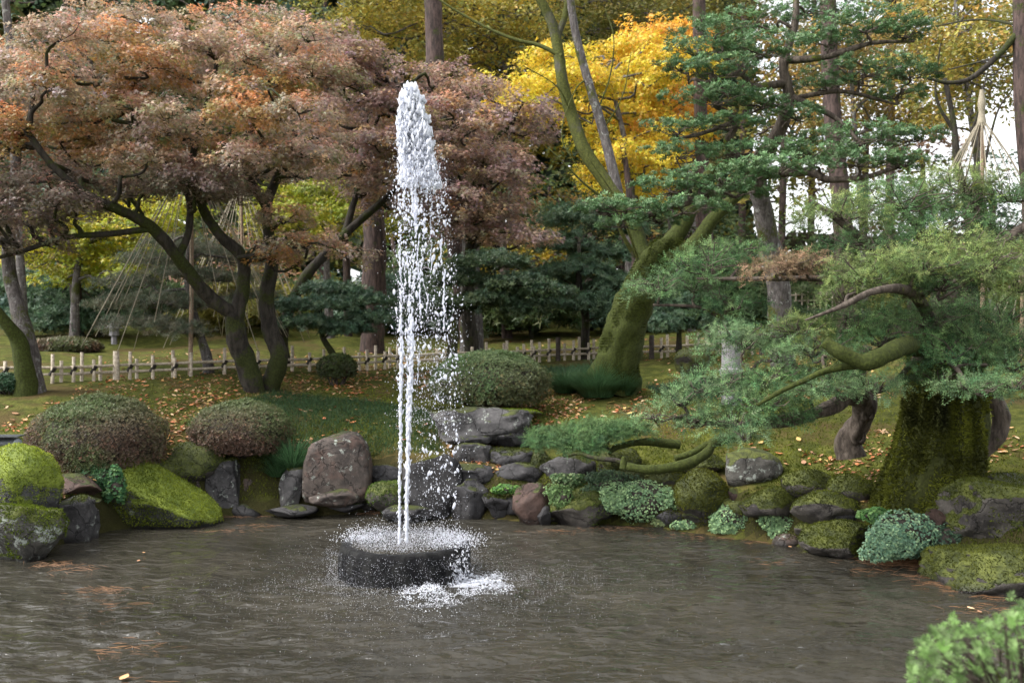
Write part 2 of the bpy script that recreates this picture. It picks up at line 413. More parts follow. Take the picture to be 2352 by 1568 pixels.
def ground_material():
    m, nt, o = newmat('mossy_ground'); L = nt.links; g = N_(nt, 'ShaderNodeNewGeometry'); pos = g.outputs['Position']
    n1 = noise(nt, pos, .9, 6, .65); n2 = noise(nt, pos, 6, 6, .7); n3 = noise(nt, pos, 45, 4, .7)
    c = mixc(nt, ramp_fac(nt, n2, .38, .66), (.052, .062, .013), (.122, .128, .028))
    c = mixc(nt, mth(nt, 'MULTIPLY', ramp_fac(nt, n1, .48, .62), .75), c, (.10, .065, .030))
    c = mixc(nt, mth(nt, 'MULTIPLY', ramp_fac(nt, n3, .45, .75), .6), c, (.025, .03, .008))
    sx = N_(nt, 'ShaderNodeSeparateXYZ'); L.new(g.outputs['True Normal'], sx.inputs[0])
    steep = mth(nt, 'SUBTRACT', 1, ramp_fac(nt, sx.outputs[2], .55, .85))
    c = mixc(nt, mth(nt, 'MULTIPLY', steep, .85), c, (.034, .032, .013))
    p = N_(nt, 'ShaderNodeBsdfPrincipled', Roughness=.95); p.inputs['Specular IOR Level'].default_value = .1; L.new(c, p.inputs['Base Color'])
    b = N_(nt, 'ShaderNodeBump', Strength=1., Distance=.04); L.new(mth(nt, 'ADD', n2, mth(nt, 'MULTIPLY', n3, .4)), b.inputs['Height'])
    L.new(b.outputs[0], p.inputs['Normal']); L.new(p.outputs[0], o.inputs[0]); return m
M['ground'] = ground_material()

# ------------------------------------------------------------------ terrain
SX = [-40, -14, -8, -5.6, -4.6, -4.15, -3.95, -3.16, -2.4, -1.9, -1.5, 0, 1.0, 1.5, 2.1, 2.7, 3.1, 3.4, 3.65, 4.2, 6, 9, 40]
SY = [1, 3.0, 6.2, 7.8, 8.5, 8.9, 9.75, 10.6, 10.75, 10.65, 10.8, 10.25, 10.17, 9.75, 9.45, 8.95, 8.6, 8.35, 7.75, 7.3, 5.6, 3.8, 1]
def shore(x): return np.interp(x, SX, SY)
def sm(t): t = np.clip(t, 0, 1); return t * t * (3 - 2 * t)
def height(x, y):
    x = np.asarray(x, float); y = np.asarray(y, float)
    s = y - shore(x)
    t = y - np.interp(x, [-20, -8, -4, -3, 0, 2, 4, 8, 20], [6, 8.3, 9.1, 10.0, 10.2, 9.6, 8.2, 7, 5])
    hill = np.interp(t, [.2, 1, 2, 3.5, 6.5, 14, 30, 80, 400], [0, .2, .5, .74, 1.08, 1.72, 2.9, 4.5, 9])
    h = np.where(s < 0, -.6 * sm(-s / .5), .40 * sm(s / .35)) + hill * (s > 0)
    p = np.stack([x, y, np.zeros_like(x)], -1)
    h = h + np.where(s > 0, .05 * fbm(p * .9, 3) * sm(s / 1.5) + .18 * vnoise(p * .16) * sm((t - 6) / 8), 0)
    nb = 3.4 + .5 * np.sin(x * .7) - np.clip(np.abs(x) - 4, 0, 2) * 0      # the near bank behind the camera side
    return np.maximum(h, np.where(y < nb, .45 * sm((nb - y) / .6) - .6 * (y > nb - .0) , -9))
def ground_at(u, v, d0=5.0, d1=60.0):        # where the sight line through a photo pixel meets the ground
    d = np.arange(d0, d1, .05); x = (u - 1176) / FPX * d; z = CAMZ - (v - 784) / FPX * d
    hit = np.nonzero(z < height(x, d))[0]
    k = hit[0] if len(hit) else len(d) - 1
    return np.array([x[k], d[k], float(height(x[k], d[k]))])
def on_ground(p): return np.array([p[0], p[1], float(height(p[0], p[1]))])

def grid_mesh(xs, ys, zf):
    X, Y = np.meshgrid(xs, ys); Z = zf(X, Y)
    V = np.stack([X, Y, Z], -1).reshape(-1, 3); a, b = len(ys), len(xs)
    i = (np.arange(a - 1)[:, None] * b + np.arange(b - 1)[None]).reshape(-1)
    return V, np.stack([i, i + 1, i + b + 1, i + b], -1)
gx = np.concatenate([[-400, -200, -100, -60, -40, -28, -20, -15, -12, -10], np.arange(-8, 7.01, .085), [8, 10, 12, 15, 20, 28, 40, 60, 100, 200, 400]])
gy = np.concatenate([[-100, -40, -20, -8, -3, -1, 0, 1, 2, 2.6, 3, 3.4, 3.8, 4.5, 5.5, 6.5], np.arange(7, 13, .07), np.arange(13, 20, .2), np.arange(20, 45, 1.), [50, 60, 80, 120, 200, 400]])
mb = MB(); V, F = grid_mesh(gx, gy, height); mb.add(V, F)
tag(mb.build('ground', M['ground'], smooth=True), kind='structure')

BX, BY, BR, BZ = -.85, 7.9, .51, .262        # basin centre, radius, rim height
def wave(x, y):
    d = np.hypot(x - BX, y - BY); a = np.exp(-np.clip(d - .5, 0, 9) / 2.4) * .011
    z = a * np.sin(d * 24 + 1.2 * vnoise(np.stack([x * 1.3, y * 1.3, x * 0], -1)) * 3)
    p = np.stack([x * 1.5, y * 3.6, x * 0], -1)
    z = z + .014 * fbm(p * .9, 2) * (1 + .7 * vnoise(p * .4 + 9)) + .006 * vnoise(np.stack([x * 6, y * 15, x * 0 + 3], -1))*(1 + 1.5 * np.exp(-((x + 2.2) / 1.3) ** 2 - ((y - 5.6) / 1.2) ** 2) + 1.5 * np.exp(-((x - 1.7) / .8) ** 2 - ((y - 6.2) / .9) ** 2))
    # froth pushed up where the plume lands
    fd = np.hypot((x + .55) / .55, (y - 7.25) / .28)
    z = z + .03 * np.exp(-fd ** 2) * (1 + fbm(np.stack([x * 14, y * 14, x * 0], -1), 3))
    return z * np.clip((y - 3) / 2, 0, 1) * np.clip((14 - np.abs(x)) / 4, 0, 1)
wx = np.concatenate([[-40, -20, -12, -9, -7.5], np.arange(-6.5, 5.5, .042), [6, 7.5, 9, 12, 20, 40]])
wy = np.concatenate([[-60, -20, -5, 0, 2, 3.5, 4.4], 4.9 * (11.2 / 4.9) ** np.linspace(0, 1, 230)])
mb = MB(); V, F = grid_mesh(wx, wy, wave); mb.add(V, F)
tag(mb.build('pond_water', M['water'], smooth=True), kind='structure')

# ------------------------------------------------------------------ rocks
def ico(sub):
    import bmesh
    bm = bmesh.new(); bmesh.ops.create_icosphere(bm, subdivisions=sub, radius=1)
    V = np.array([v.co[:] for v in bm.verts]); F = np.array([[v.index for v in f.verts] for f in bm.faces]); bm.free()
    return V, F
ICO = {k: ico(k) for k in (1, 2, 3, 4)}
ICO5 = ico(5)

def moss_fuzz(root, V, F, amt, c0, c1, n, size=.021, name='moss', region=None):
    """tiny tufts standing on the surface where moss grows"""
    T = V[F]; a = np.cross(T[:, 1] - T[:, 0], T[:, 2] - T[:, 0]); ar = np.linalg.norm(a, axis=1) / 2; N = unit(a)
    n = int(n * .75); k = rng.choice(len(F), n, p=ar / ar.sum()); b = rng.dirichlet((1, 1, 1), n)
    P = (T[k] * b[..., None]).sum(1); Nn = N[k]
    w = Nn[:, 2] * .55 + (vnoise(P * 4.5) * .5 + .5) * .7 + vnoise(P * 13) * .12
    keep = (w > 1.02 - amt) & (P[:, 2] > .02)
    if region is not None: keep &= region(P)
    P, Nn = P[keep], Nn[keep]
    if len(P) < 5: return
    mb = MB(); t = np.clip(vnoise(P * 6)[:, None] * .6 + .5, 0, 1)
    C = (np.asarray(c0) * (1 - t) + np.asarray(c1) * t) * rng.uniform(.6, 1.35, (len(P), 1))
    scatter(mb, T_TUFT, P - Nn * .004, unit(Nn + rdir(len(P)) * .55 + [0, 0, -.1]), rdir(len(P)), size * rng.uniform(.5, 1.3, len(P)), C)
    part(mb, name, M['mossfuzz'], root, kind='stuff')

def rock(u, v, hw, hh, d, mat, label, dep=.8, cuts=7, tilt=0., moss=0., seed=None, flat=.0, shape=None, sub=4, group='stones of the pond edge', c0=(.035, .045, .01), c1=(.125, .145, .025), fz=3600, rough=.10, nm='rock', bury=.0):
    seed = int(u * 7 + v) if seed is None else seed
    r_ = np.random.default_rng(seed)
    c = W(u, v, d); rx, rz = 1.16 * hw / FPX * d, 1.12 * hh / FPX * d
    V, F = ICO5 if sub == 5 else ICO[sub]
    V = V.copy()
    for k in range(cuts):                           # knock flat faces off the ball
        n = unit(r_.normal(size=3)); h = r_.uniform(.52, .84)
        dd = V @ n; V = V - np.clip(dd - h, 0, None)[:, None] * n * .97
    if shape: V = shape(V)
    V = V * (1 + rough * fbm(V * 1.6 + seed, 3)[:, None] + .034 * fbm(V * 6 + seed, 4)[:, None])
    V = V / np.abs(V).max(0)
    V = V * [rx, rx * dep, rz]
    ct, st = math.cos(tilt), math.sin(tilt)
    V = np.stack([V[:, 0] * ct - V[:, 2] * st, V[:, 1], V[:, 0] * st + V[:, 2] * ct], -1) + c
    if bury: V[:, 2] = np.where(V[:, 2] < c[2] - rz * .5, V[:, 2] - bury * np.clip((c[2] - rz * .5 - V[:, 2]) / (rz * .5), 0, 1), V[:, 2])
    base = np.array([c[0], c[1], c[2] - rz])
    root = empty(nm, base, label, 'rock' if nm == 'rock' else nm, group)
    mb = MB(); mb.add(V, F); part(mb, 'stone', M[mat], root, smooth=True)
    if moss > 0: moss_fuzz(root, V, F, moss, c0, c1, fz)
    return V, F, root

def slab_shape(V):                                 # a leaning slab: thick at the left, thin tip at the right
    V = V.copy(); t = (V[:, 0] + 1) / 2; V[:, 2] = V[:, 2] * (1.05 - .55 * t) - .85 * t ** 1.3 + .25 ; return V
def peak_shape(V):                                 # upright stone with a blunt peak
    V = V.copy(); V = np.sign(V) * np.abs(V) ** .36; V[:, 0] *= 1 - .12 * (V[:, 2] > 0) * V[:, 2]
    top = V[:, 2] > 0; V[:, 2] += top * (.36 * (1 - np.abs(V[:, 0] - .2) * 1.1)) * np.clip(V[:, 2], 0, 1); return V
def boxy(V): return np.sign(V) * np.abs(V) ** .6
BRT = dict(c0=(.15, .20, .02), c1=(.38, .44, .06))
Q = 'stones of the pond edge'
rock(40, 1120, 88, 92, 8.9, 'rock_bright', 'boulder thickly covered in bright lime moss at the left edge of the photo', moss=.95, fz=9000, cuts=3, sub=4, **BRT)
rock(52, 1212, 82, 72, 8.55, 'rock_lichen', 'grey boulder with pale lichen spots in front of the lime moss mound', moss=.72, fz=12000, c0=(.07, .1, .01), c1=(.2, .26, .03), bury=.2)
rock(172, 1188, 48, 46, 9.25, 'rock_grey', 'smooth grey block half in the water right of the lichen boulder', shape=boxy, moss=.15, bury=.2)
rock(176, 1114, 56, 26, 9.5, 'rock_red', 'reddish brown stone under the large clipped azalea', cuts=9)
rock(196, 1149, 30, 8, 9.35, 'rock_lichen', 'thin pale slab wedged under the reddish stone', cuts=4)
rock(356, 1128, 140, 76, 10.1, 'rock_bright', 'broad flat slab sloping to the water covered in lime moss', shape=slab_shape, bury=.12, moss=1.25, fz=22000, cuts=3, dep=.5, sub=5, c0=(.09, .12, .012), c1=(.28, .33, .04))
rock(425, 1062, 80, 50, 10.75, 'rock_fullmoss', 'low green moss mound between the two clipped azaleas', moss=.95, fz=4000, c0=(.06, .08, .01), c1=(.15, .19, .02), cuts=3)
rock(330, 1085, 90, 52, 10.55, 'rock_fullmoss', 'moss covered stone behind the broad flat slab', moss=.9, fz=4000, c0=(.06, .08, .01), c1=(.17, .2, .02), cuts=3)
rock(512, 1112, 42, 56, 10.75, 'rock_grey', 'upright grey stone with moss cap under the second azalea', moss=.35, shape=boxy, bury=.2)
rock(585, 1125, 34, 44, 11.1, 'rock_dark', 'dark stone in the shade behind long grass', moss=.4)
rock(622, 1150, 18, 14, 10.9, 'rock_brown', 'small rounded brown stone at the foot of the long grass')
rock(673, 1117, 27, 54, 10.75, 'rock_grey', 'narrow grey stone leaning against the large upright stone', tilt=-.32, moss=.12, bury=.1)
V_, F_, r_st = rock(776, 1084, 69, 84, 10.75, 'rock_brown', 'large upright brown stone with blunt peak and pale corner', shape=peak_shape, dep=.5, cuts=0, rough=.04, sub=5)
rock(768, 1144, 50, 20, 10.5, 'rock_brown', 'low rounded brown stone at the foot of the large upright stone', cuts=4)
rock(664, 1172, 58, 13, 10.55, 'rock_dark', 'flat black stone at the waterline left of the upright stone', cuts=5)
rock(795, 1163, 40, 12, 10.6, 'rock_dark', 'flat dark stone at the waterline below the upright stone', cuts=5)
rock(878, 1094, 40, 26, 10.9, 'rock_dark', 'dark rounded stone right of the large upright stone')
rock(888, 1138, 42, 38, 10.55, 'rock_moss', 'stone with leafy bright green moss left of the jet foot', moss=.9, c0=(.06, .11, .02), c1=(.17, .26, .05), fz=4000)
rock(992, 1106, 62, 64, 10.6, 'rock_dark', 'large dark boulder right behind the jet', moss=.12, bury=.2, cuts=6)
rock(935, 1176, 52, 18, 10.3, 'rock_dark', 'low dark stone at the water in front of the large dark boulder')
rock(1112, 975, 112, 38, 11.4, 'rock_grey', 'big flat grey capstone with moss along its back edge', moss=.0, cuts=8, shape=boxy, sub=5, rough=.13)
rock(1165, 950, 70, 12, 11.7, 'rock_fullmoss', 'strip of green moss on top of the flat capstone', moss=.95, c0=(.08, .12, .01), c1=(.2, .27, .02))
rock(1180, 1003, 52, 24, 11.15, 'rock_dark', 'dark angular stone under the right end of the capstone', cuts=9, moss=.2)
rock(1086, 1009, 40, 11, 11.1, 'rock_dark', 'thin dark layer of stone right below the capstone', cuts=5, shape=boxy)
rock(1086, 1042, 40, 28, 11.0, 'rock_grey', 'layered grey block with a pale patch under the thin layer', cuts=8, shape=boxy)
rock(1172, 1049, 54, 20, 10.95, 'rock_dark', 'long dark stone with moss on its left top', moss=.25, shape=boxy)
rock(1084, 1088, 48, 20, 10.75, 'rock_dark', 'flat dark stone below the layered grey block', shape=boxy, moss=.1)
rock(1188, 1091, 56, 27, 10.65, 'rock_dark', 'rough dark stone left of the yellow moss hump', cuts=9, moss=.15)
rock(1076, 1142, 44, 38, 10.45, 'rock_dark', 'wedge shaped dark stone at the water right of the jet', cuts=9, bury=.2)
rock(1140, 1153, 30, 24, 10.35, 'rock_dark', 'small wet black stone beside the wedge shaped stone', cuts=9, moss=.12, bury=.1)
rock(1220, 1160, 40, 48, 10.2, 'rock_red', 'rounded reddish brown stone standing in the water', moss=.08, bury=.2, cuts=4)
rock(1247, 1185, 22, 26, 10.1, 'rock_dark', 'small dark stone leaning on the reddish stone', moss=.35, bury=.1)
rock(1330, 1163, 70, 46, 10.15, 'rock_moss', 'mossy stone with pale leafy patches at the waterline', moss=.8, c0=(.05, .08, .015), c1=(.16, .23, .04), bury=.2, fz=5000)
rock(1306, 1077, 58, 42, 10.6, 'rock_grey', 'angular slate grey stone under the creeping conifer', moss=.22, cuts=9)
rock(1244, 1072, 30, 36, 10.75, 'rock_fullmoss', 'yellow green moss hump left of the slate grey stone', moss=.9, fz=3000)
rock(1412, 1070, 54, 44, 10.5, 'rock_fullmoss', 'moss covered stone under the dark end of the mossy branch', moss=.95, fz=5000)
rock(1440, 1120, 60, 40, 10.3, 'rock_fullmoss', 'moss covered stone behind the large leafy cushion', moss=.9, fz=3000)
rock(1520, 1102, 54, 30, 10.2, 'rock_fullmoss', 'brown green mossy stone under the middle of the mossy branch', moss=.95, fz=4000, c0=(.05, .05, .01), c1=(.12, .13, .02))
rock(1612, 1072, 48, 28, 10.2, 'rock_fullmoss', 'moss covered stone left of the pale lichen boulder', moss=.95, fz=4000)
rock(1610, 1140, 54, 58, 9.75, 'rock_fullmoss', 'tall rounded stone wholly furred with brown green moss', moss=.98, fz=9000, c0=(.05, .055, .008), c1=(.14, .15, .02), bury=.1, cuts=3)
rock(1722, 1082, 68, 48, 9.9, 'rock_lichen', 'egg shaped grey boulder blotched with pale lichen', moss=.1, cuts=4)
rock(1690, 1140, 26, 22, 9.75, 'rock_red', 'small clay coloured stone under the lichen boulder')
rock(1530, 1213, 34, 12, 9.9, 'rock_dark', 'low dark stone at the waterline below the small cushions')
rock(1765, 1158, 58, 38, 9.35, 'rock_moss', 'dark stone with a yellow moss cap below the lichen boulder', moss=.62, fz=5000)
rock(1853, 1112, 54, 32, 9.4, 'rock_moss', 'oval mossy stone, leftmost of the pair beside the old trunk', moss=.8, fz=5000, cuts=3)
rock(1955, 1127, 48, 37, 9.1, 'rock_moss', 'round stone with thick moss cap touching the old trunk', moss=.75, fz=5000, cuts=3)
rock(1893, 1172, 68, 40, 9.0, 'rock_moss', 'stone with moss over its upper half above the waterline stone', moss=.5, fz=5000, cuts=4, tilt=.1)
rock(1936, 1243, 88, 44, 8.7, 'rock_moss', 'long domed mossy stone lying in the water', moss=.62, fz=9000, cuts=4, bury=.1, sub=5)
rock(1984, 1213, 30, 11, 8.85, 'rock_moss', 'small flat stone behind the long domed stone', moss=.5)
rock(2142, 1205, 30, 36, 8.2, 'rock_red', 'rough reddish stone tucked under the trunk roots', moss=.35)
rock(2300, 1172, 128, 72, 8.1, 'rock_moss', 'massive purple brown boulder with thick moss shoulders', moss=.62, fz=12000, cuts=6, sub=5)
rock(2300, 1305, 155, 66, 7.65, 'rock_moss', 'big sloping boulder with shaggy moss at the right water edge', moss=.66, fz=16000, cuts=5, sub=5, bury=.2, c0=(.045, .055, .012), c1=(.155, .17, .035))
rock(2340, 1115, 90, 22, 8.7, 'rock_grey', 'flat grey stone behind the massive purple brown boulder', moss=.3)
rock(1600, 830, 45, 32, 14.0, 'rock_fullmoss', 'brown mossy boulder near the fence behind the stone lantern post', moss=.6)
rock(243, 803, 12, 11, 19, 'rock_lichen', 'small pale standing stone on the moss slope far left', dep=.6)

def wl(m, u):
    near = [(0, 'beside the lichen boulder at the left'), (300, 'by the broad mossy slab'), (560, 'near the long arching grass'), (760, 'by the upright brown stone'), (900, 'behind the jet foot'), (1060, 'under the flat capstone stack'), (1240, 'by the reddish stone'), (1420, 'near the largest leafy cushion'), (1600, 'below the lichen egg boulder'), (1800, 'by the long domed stone'), (2050, 'near the huge trunk')]
    return {'rock_dark': 'small dark stone', 'rock_fullmoss': 'small furred moss stone', 'rock_moss': 'small half mossy stone', 'rock_brown': 'small brown stone'}[m] + ' wedged ' + [t for a, t in near if a <= max(u, 0)][-1]
for k_ in range(46):
    x_ = random.uniform(-4.0, 3.4); y_ = float(shore(x_)) + random.uniform(.0, .3); d_ = y_; z_ = random.choice([.03, .12, .22, .33]) + random.uniform(-.03, .03); y_ = float(shore(x_)) + .02 + z_ * .8
    u_ = 1176 + x_ / y_ * FPX; v_ = 784 + (CAMZ - z_) / y_ * FPX; w_ = random.uniform(16, 34)
    mt_ = random.choice(['rock_dark', 'rock_dark', 'rock_fullmoss', 'rock_moss', 'rock_brown']); rock(u_, v_, w_, w_ * random.uniform(.5, .8), y_, mt_, wl(mt_, u_), sub=3, moss=random.choice([0, .5, .8]), fz=700, seed=k_ + 900, group='small wedged stones')

# ------------------------------------------------------------------ fountain
root = empty('stone_basin', (BX, BY, 0), 'round black wet stone basin standing in the pond', 'basin')
mb = MB(); S = 120
th = np.linspace(0, 2 * math.pi, S, endpoint=False)
prof = [(.50, -.35), (.505, -.1), (.51, 0), (.512, .08), (.512, .16), (.510, .22), (.502, .252), (.485, .262), (.44, .262), (.425, .25), (.42, .2), (.40, .1)]
Vb = np.array([[(r * math.cos(t), r * math.sin(t), z) for t in th] for r, z in prof])
q = Vb.copy(); k = fbm(q.reshape(-1, 3) * 9, 4).reshape(len(prof), S) * .012 + vnoise(np.stack([np.cos(th) * 16, np.sin(th) * 16, th * 0], -1))[None] * .009
sc_ = 1 + k / .5; Vb[..., 0] *= sc_; Vb[..., 1] *= sc_
Vb[..., 2] += fbm(q.reshape(-1, 3) * 7 + 4, 3).reshape(len(prof), S) * .006 * (q[..., 2] > .2)
Vb = Vb.reshape(-1, 3) + [BX, BY, 0]
i = np.arange(len(prof) - 1)[:, None] * S; j = np.arange(S)[None]; k = (j + 1) % S
mb.add(Vb, np.stack([i + j, i + k, i + S + k, i + S + j], -1).reshape(-1, 4)); part(mb, 'basin_body', M['basin'], root, True)
mb = MB(); rr = np.linspace(0, .43, 16)
Vw = np.array([[(BX + r * math.cos(t), BY + r * math.sin(t), .245 + .01 * math.sin(r * 60)) for t in th] for r in rr]); Vw[..., 2] += .008 * fbm(Vw.reshape(-1, 3) * 14, 2).reshape(Vw.shape[:2])
i = np.arange(15)[:, None] * S
mb.add(Vw.reshape(-1, 3), np.stack([i + j, i + k, i + S + k, i + S + j], -1).reshape(-1, 4)); part(mb, 'basin_water', M['water'], root, True)

def blobs(mb, P, r, stretch, sub=1, jag=.0):
    V, F = ICO[sub] if sub else (np.array([(1, -.6, -.5), (-1, -.6, -.5), (0, 1, -.6), (0, 0, 1.3)]), np.array([(0, 1, 3), (1, 2, 3), (2, 0, 3), (0, 2, 1)]))
    n = len(P); S_ = np.stack([r, r, r * stretch], -1)
    VV = V[None] * S_[:, None]
    if jag: VV = VV * (1 + jag * rng.normal(size=(n, len(V), 1)))
    # lean each drop a little
    a = rng.normal(size=n) * .25; VV[..., 0] += VV[..., 2] * a[:, None]
    VV = VV + P[:, None]
    off = (np.arange(n) * len(V))[:, None, None]
    mb.add(VV.reshape(-1, 3), (F[None] + off).reshape(-1, 3))

jet = empty('fountain_jet', (BX, BY, .25), 'tall white jet of water breaking into drops above the basin', 'fountain')
def px(u, v, dd=0): return W(u, v, BY + dd)
mb = MB()                                   # two rising ropes of water
def stream(u0, us, w):
    P = []; 
    n = 130
    vv = np.linspace(1262, 560, n); uu = np.interp(vv, us[0][::-1], us[1][::-1]) if us[0][0] > us[0][-1] else np.interp(vv, us[0], us[1])
    uu = uu + .5 * np.sin(vv * .03 + u0) + .9 * vnoise(np.stack([vv * .06, vv * 0 + u0, vv * 0], -1))
    P = np.array([px(a, b) for a, b in zip(uu, vv)])
    rad = w / FPX * BY * np.interp(vv, [560, 760, 1262], [.25, .8, .85])
    m = 900; i_ = rng.integers(0, n, m); j_ = np.clip((1262 - vv[i_]) / 260, .12, 1)[:, None]
    i_ = i_[(vv[i_] > 900) | (vnoise(np.stack([vv[i_] * .09, vv[i_] * 0 + u0 * 3, vv[i_] * 0], -1)) > np.interp(vv[i_], [560, 900], [.25, -.6]))]; m = len(i_); j_ = np.clip((1262 - vv[i_]) / 260, .12, 1)[:, None]
    blobs(mb, P[i_] + rng.normal(size=(m, 3)) * rad[i_][:, None] * .8 * j_ ** 1.3 + [0, 0, 1] * rng.uniform(-.01, .01, (m, 1)), rad[i_] * (1 + rng.uniform(-.8, .15, m) * j_[:, 0]), rng.uniform(1.6, 5.5, m), 1, .16)
stream(3., ([1262, 1000, 800, 560], [917, 919, 922, 918]), 2.5)
stream(9., ([1262, 1000, 800, 560], [932, 938, 945, 955]), 3.4)
stream(15., ([1262, 1100, 1000, 800, 560], [935, 937, 936, 938, 944]), 2.0)
part(mb, 'water_stream', M['foam'], jet, True)
mb = MB()                                   # solid frothing head
n = 2600
v = 200 + 230 * rng.uniform(0, 1, n) ** .8
cl = np.interp(v, [200, 230, 300, 360, 430], [945, 944, 948, 958, 966]); hw = np.interp(v, [198, 206, 225, 260, 300, 360, 430], [5, 14, 21, 30, 35, 40, 50])
q = rng.uniform(-1, 1, n); u = cl + hw * q
dd = rng.uniform(-1, 1, n) * .11
P = np.stack([(u - 1176) / FPX * BY, BY + dd, CAMZ - (v - 784) / FPX * BY], -1)
rsz = rng.uniform(.003, .014, n) * np.interp(v, [200, 300, 430], [1.15, 1.0, .5]); 
blobs(mb, P, rsz, rng.uniform(1.2, 4.2, n), 1, .1)
for (a, b, s) in [(945, 205, .032), (932, 222, .038), (955, 222, .036), (940, 245, .05), (968, 236, .035), (958, 262, .055), (938, 275, .055), (975, 270, .04), (950, 300, .06), (980, 300, .045), (932, 310, .045), (960, 330, .055), (935, 345, .042), (985, 335, .04), (955, 365, .045)]:
    n = 34; P = px(a, b) + rng.normal(size=(n, 3)) * s * .55; blobs(mb, P, rng.uniform(.12, .36, n) * s, rng.uniform(1, 2.6, n), 2, .16)
part(mb, 'plume_head', M['foam'], jet, True)
# falling strands and drops
mb = MB(); mbs = MB()
def envelope(v):
    lo = np.interp(v, [280, 400, 550, 700, 850, 1000, 1150], [915, 902, 898, 905, 908, 912, 930]); hi = np.interp(v, [280, 400, 550, 700, 850, 1000, 1150], [1000, 1032, 1046, 1058, 1056, 1060, 1050]); return lo, hi
for k in range(34):                        # strands: chains of joined drops
    v0 = rng.uniform(360, 820); lo, hi = envelope(v0); t = rng.beta(1.3, 1.8); u0 = lo + (hi - lo) * t
    ln = rng.uniform(25, 110); m = int(ln / 3.2)
    vv = v0 + np.linspace(0, ln, m); uu = u0 + np.cumsum(rng.normal(size=m)) * 1.1
    P = np.stack([(uu - 1176) / FPX * BY, np.full(m, BY + rng.uniform(-.2, .2)), CAMZ - (vv - 784) / FPX * BY], -1)
    r = rng.uniform(.003, .0075) * rng.uniform(.5, 1.5, m)
    blobs(mb, P, r, rng.uniform(1.1, 2.6, m), 1, .12)
def drops(n, vlo, vhi, f, rlo, rhi, sub, target, st=(1, 2.6), bias=(1.2, 1.5), pw=1.):
    v = vlo + (vhi - vlo) * rng.uniform(0, 1, n) ** pw; lo, hi = envelope(v)
    u = lo + (hi - lo) * rng.beta(*bias, n) + rng.normal(size=n) * f
    P = np.stack([(u - 1176) / FPX * BY, BY + rng.normal(size=n) * .16, CAMZ - (v - 784) / FPX * BY], -1)
    blobs(target, P, rlo + (rhi - rlo) * rng.uniform(0, 1, n) ** 2.2, rng.uniform(*st, n), sub, .08)
drops(300, 430, 800, 6, .003, .013, 1, mb, pw=1.1)
drops(460, 330, 520, 7, .0025, .008, 1, mb)
drops(210, 700, 1150, 5, .003, .013, 1, mb, bias=(3, 1.1)); drops(120, 560, 900, 9, .003, .010, 1, mb, bias=(3, 1.1))
drops(5200, 300, 980, 14, .0009, .0032, 0, mbs)
drops(1600, 700, 1230, 22, .0012, .004, 0, mbs, bias=(1.6, 1.2))
# dense ropes round the two rising streams
for (uc, sg, n) in [(918, 3, 90), (944, 6, 100), (958, 8, 60)]:
    v = rng.uniform(430, 900, n); u = uc + rng.normal(size=n) * sg
    P = np.stack([(u - 1176) / FPX * BY, BY + rng.normal(size=n) * .04, CAMZ - (v - 784) / FPX * BY], -1)
    blobs(mb, P, rng.uniform(.003, .009, n), rng.uniform(1, 2.4, n), 1, .12)
part(mb, 'falling_drop', M['drop'], jet, True, kind='stuff'); part(mbs, 'fine_spray', M['drop'], jet, True, kind='stuff')
# splash over the basin and on the pond
mb = MB()
n = 7500; a = rng.uniform(0, 2 * math.pi, n); r = .5 * np.sqrt(rng.uniform(0, 1, n)) * rng.uniform(.7, 1.0, n)
side = .55 + .45 * np.abs(np.cos(a)); hgt = rng.exponential(.05, n) * side
P = np.stack([BX + r * np.cos(a), BY + r * np.sin(a), .262 + hgt * (1 - .3 * r)], -1); blobs(mb, P, rng.uniform(.0007, .0024, n), rng.uniform(.8, 1.6, n), 0)
for (ca, cr, cn) in [(.1, .42, 900), (3.0, .36, 650), (2.5, .4, 300), (5.9, .45, 500), (.6, .35, 300)]:       # brighter knots of splash at both rims
    c = np.array([BX + cr * math.cos(ca), BY + cr * math.sin(ca), .28]); P = c + rng.normal(size=(cn, 3)) * [.11, .08, .035]; P[:, 2] = np.abs(P[:, 2] - .262) + .262
    blobs(mb, P, rng.uniform(.001, .0042, cn), rng.uniform(.8, 1.8, cn), 0)
n = 4200; a = rng.uniform(0, 2 * math.pi, n); r = .53 + rng.exponential(.3, n); P = np.stack([BX + r * np.cos(a), BY + r * np.sin(a), rng.exponential(.07, n) * np.exp(-(r - .5))], -1)
blobs(mb, P, rng.uniform(.0006, .0020, n), rng.uniform(.8, 1.4, n), 0)
n = 1500; a = rng.uniform(math.pi, 2 * math.pi, n); z = rng.uniform(0, .25, n)        # drops running in front of the wall
P = np.stack([BX + .54 * np.cos(a) * rng.uniform(1, 1.15, n), BY + .54 * np.sin(a) * rng.uniform(1, 1.15, n), z], -1); blobs(mb, P, rng.uniform(.0005, .0021, n), rng.uniform(1, 2.2, n), 0)
part(mb, 'basin_splash', M['drop'], jet, True, kind='stuff')
mb = MB()
n = 9000; t = rng.uniform(0, 1, n); uu = 930 + 230 * t + rng.normal(size=n) * 14; vv = np.interp(t, [0, .25, .6, .8, 1], [1372, 1368, 1352, 1335, 1348]) + rng.normal(size=n) * np.interp(t, [0, .3, .7, 1], [10, 16, 15, 9])
D = 4231 / (vv - 784); x = (uu - 1176) / FPX * D
nz = vnoise(np.stack([x * 16, D * 16, x * 0], -1)); keep = (nz > -.15) & (np.hypot(x - BX, D - BY) > .52)
x, D = x[keep], D[keep]; n = len(x)
P = np.stack([x, D, wave(x, D) + rng.exponential(.010, n)], -1); blobs(mb, P, rng.uniform(.001, .0050, n), rng.uniform(.4, 1.1, n), 0)
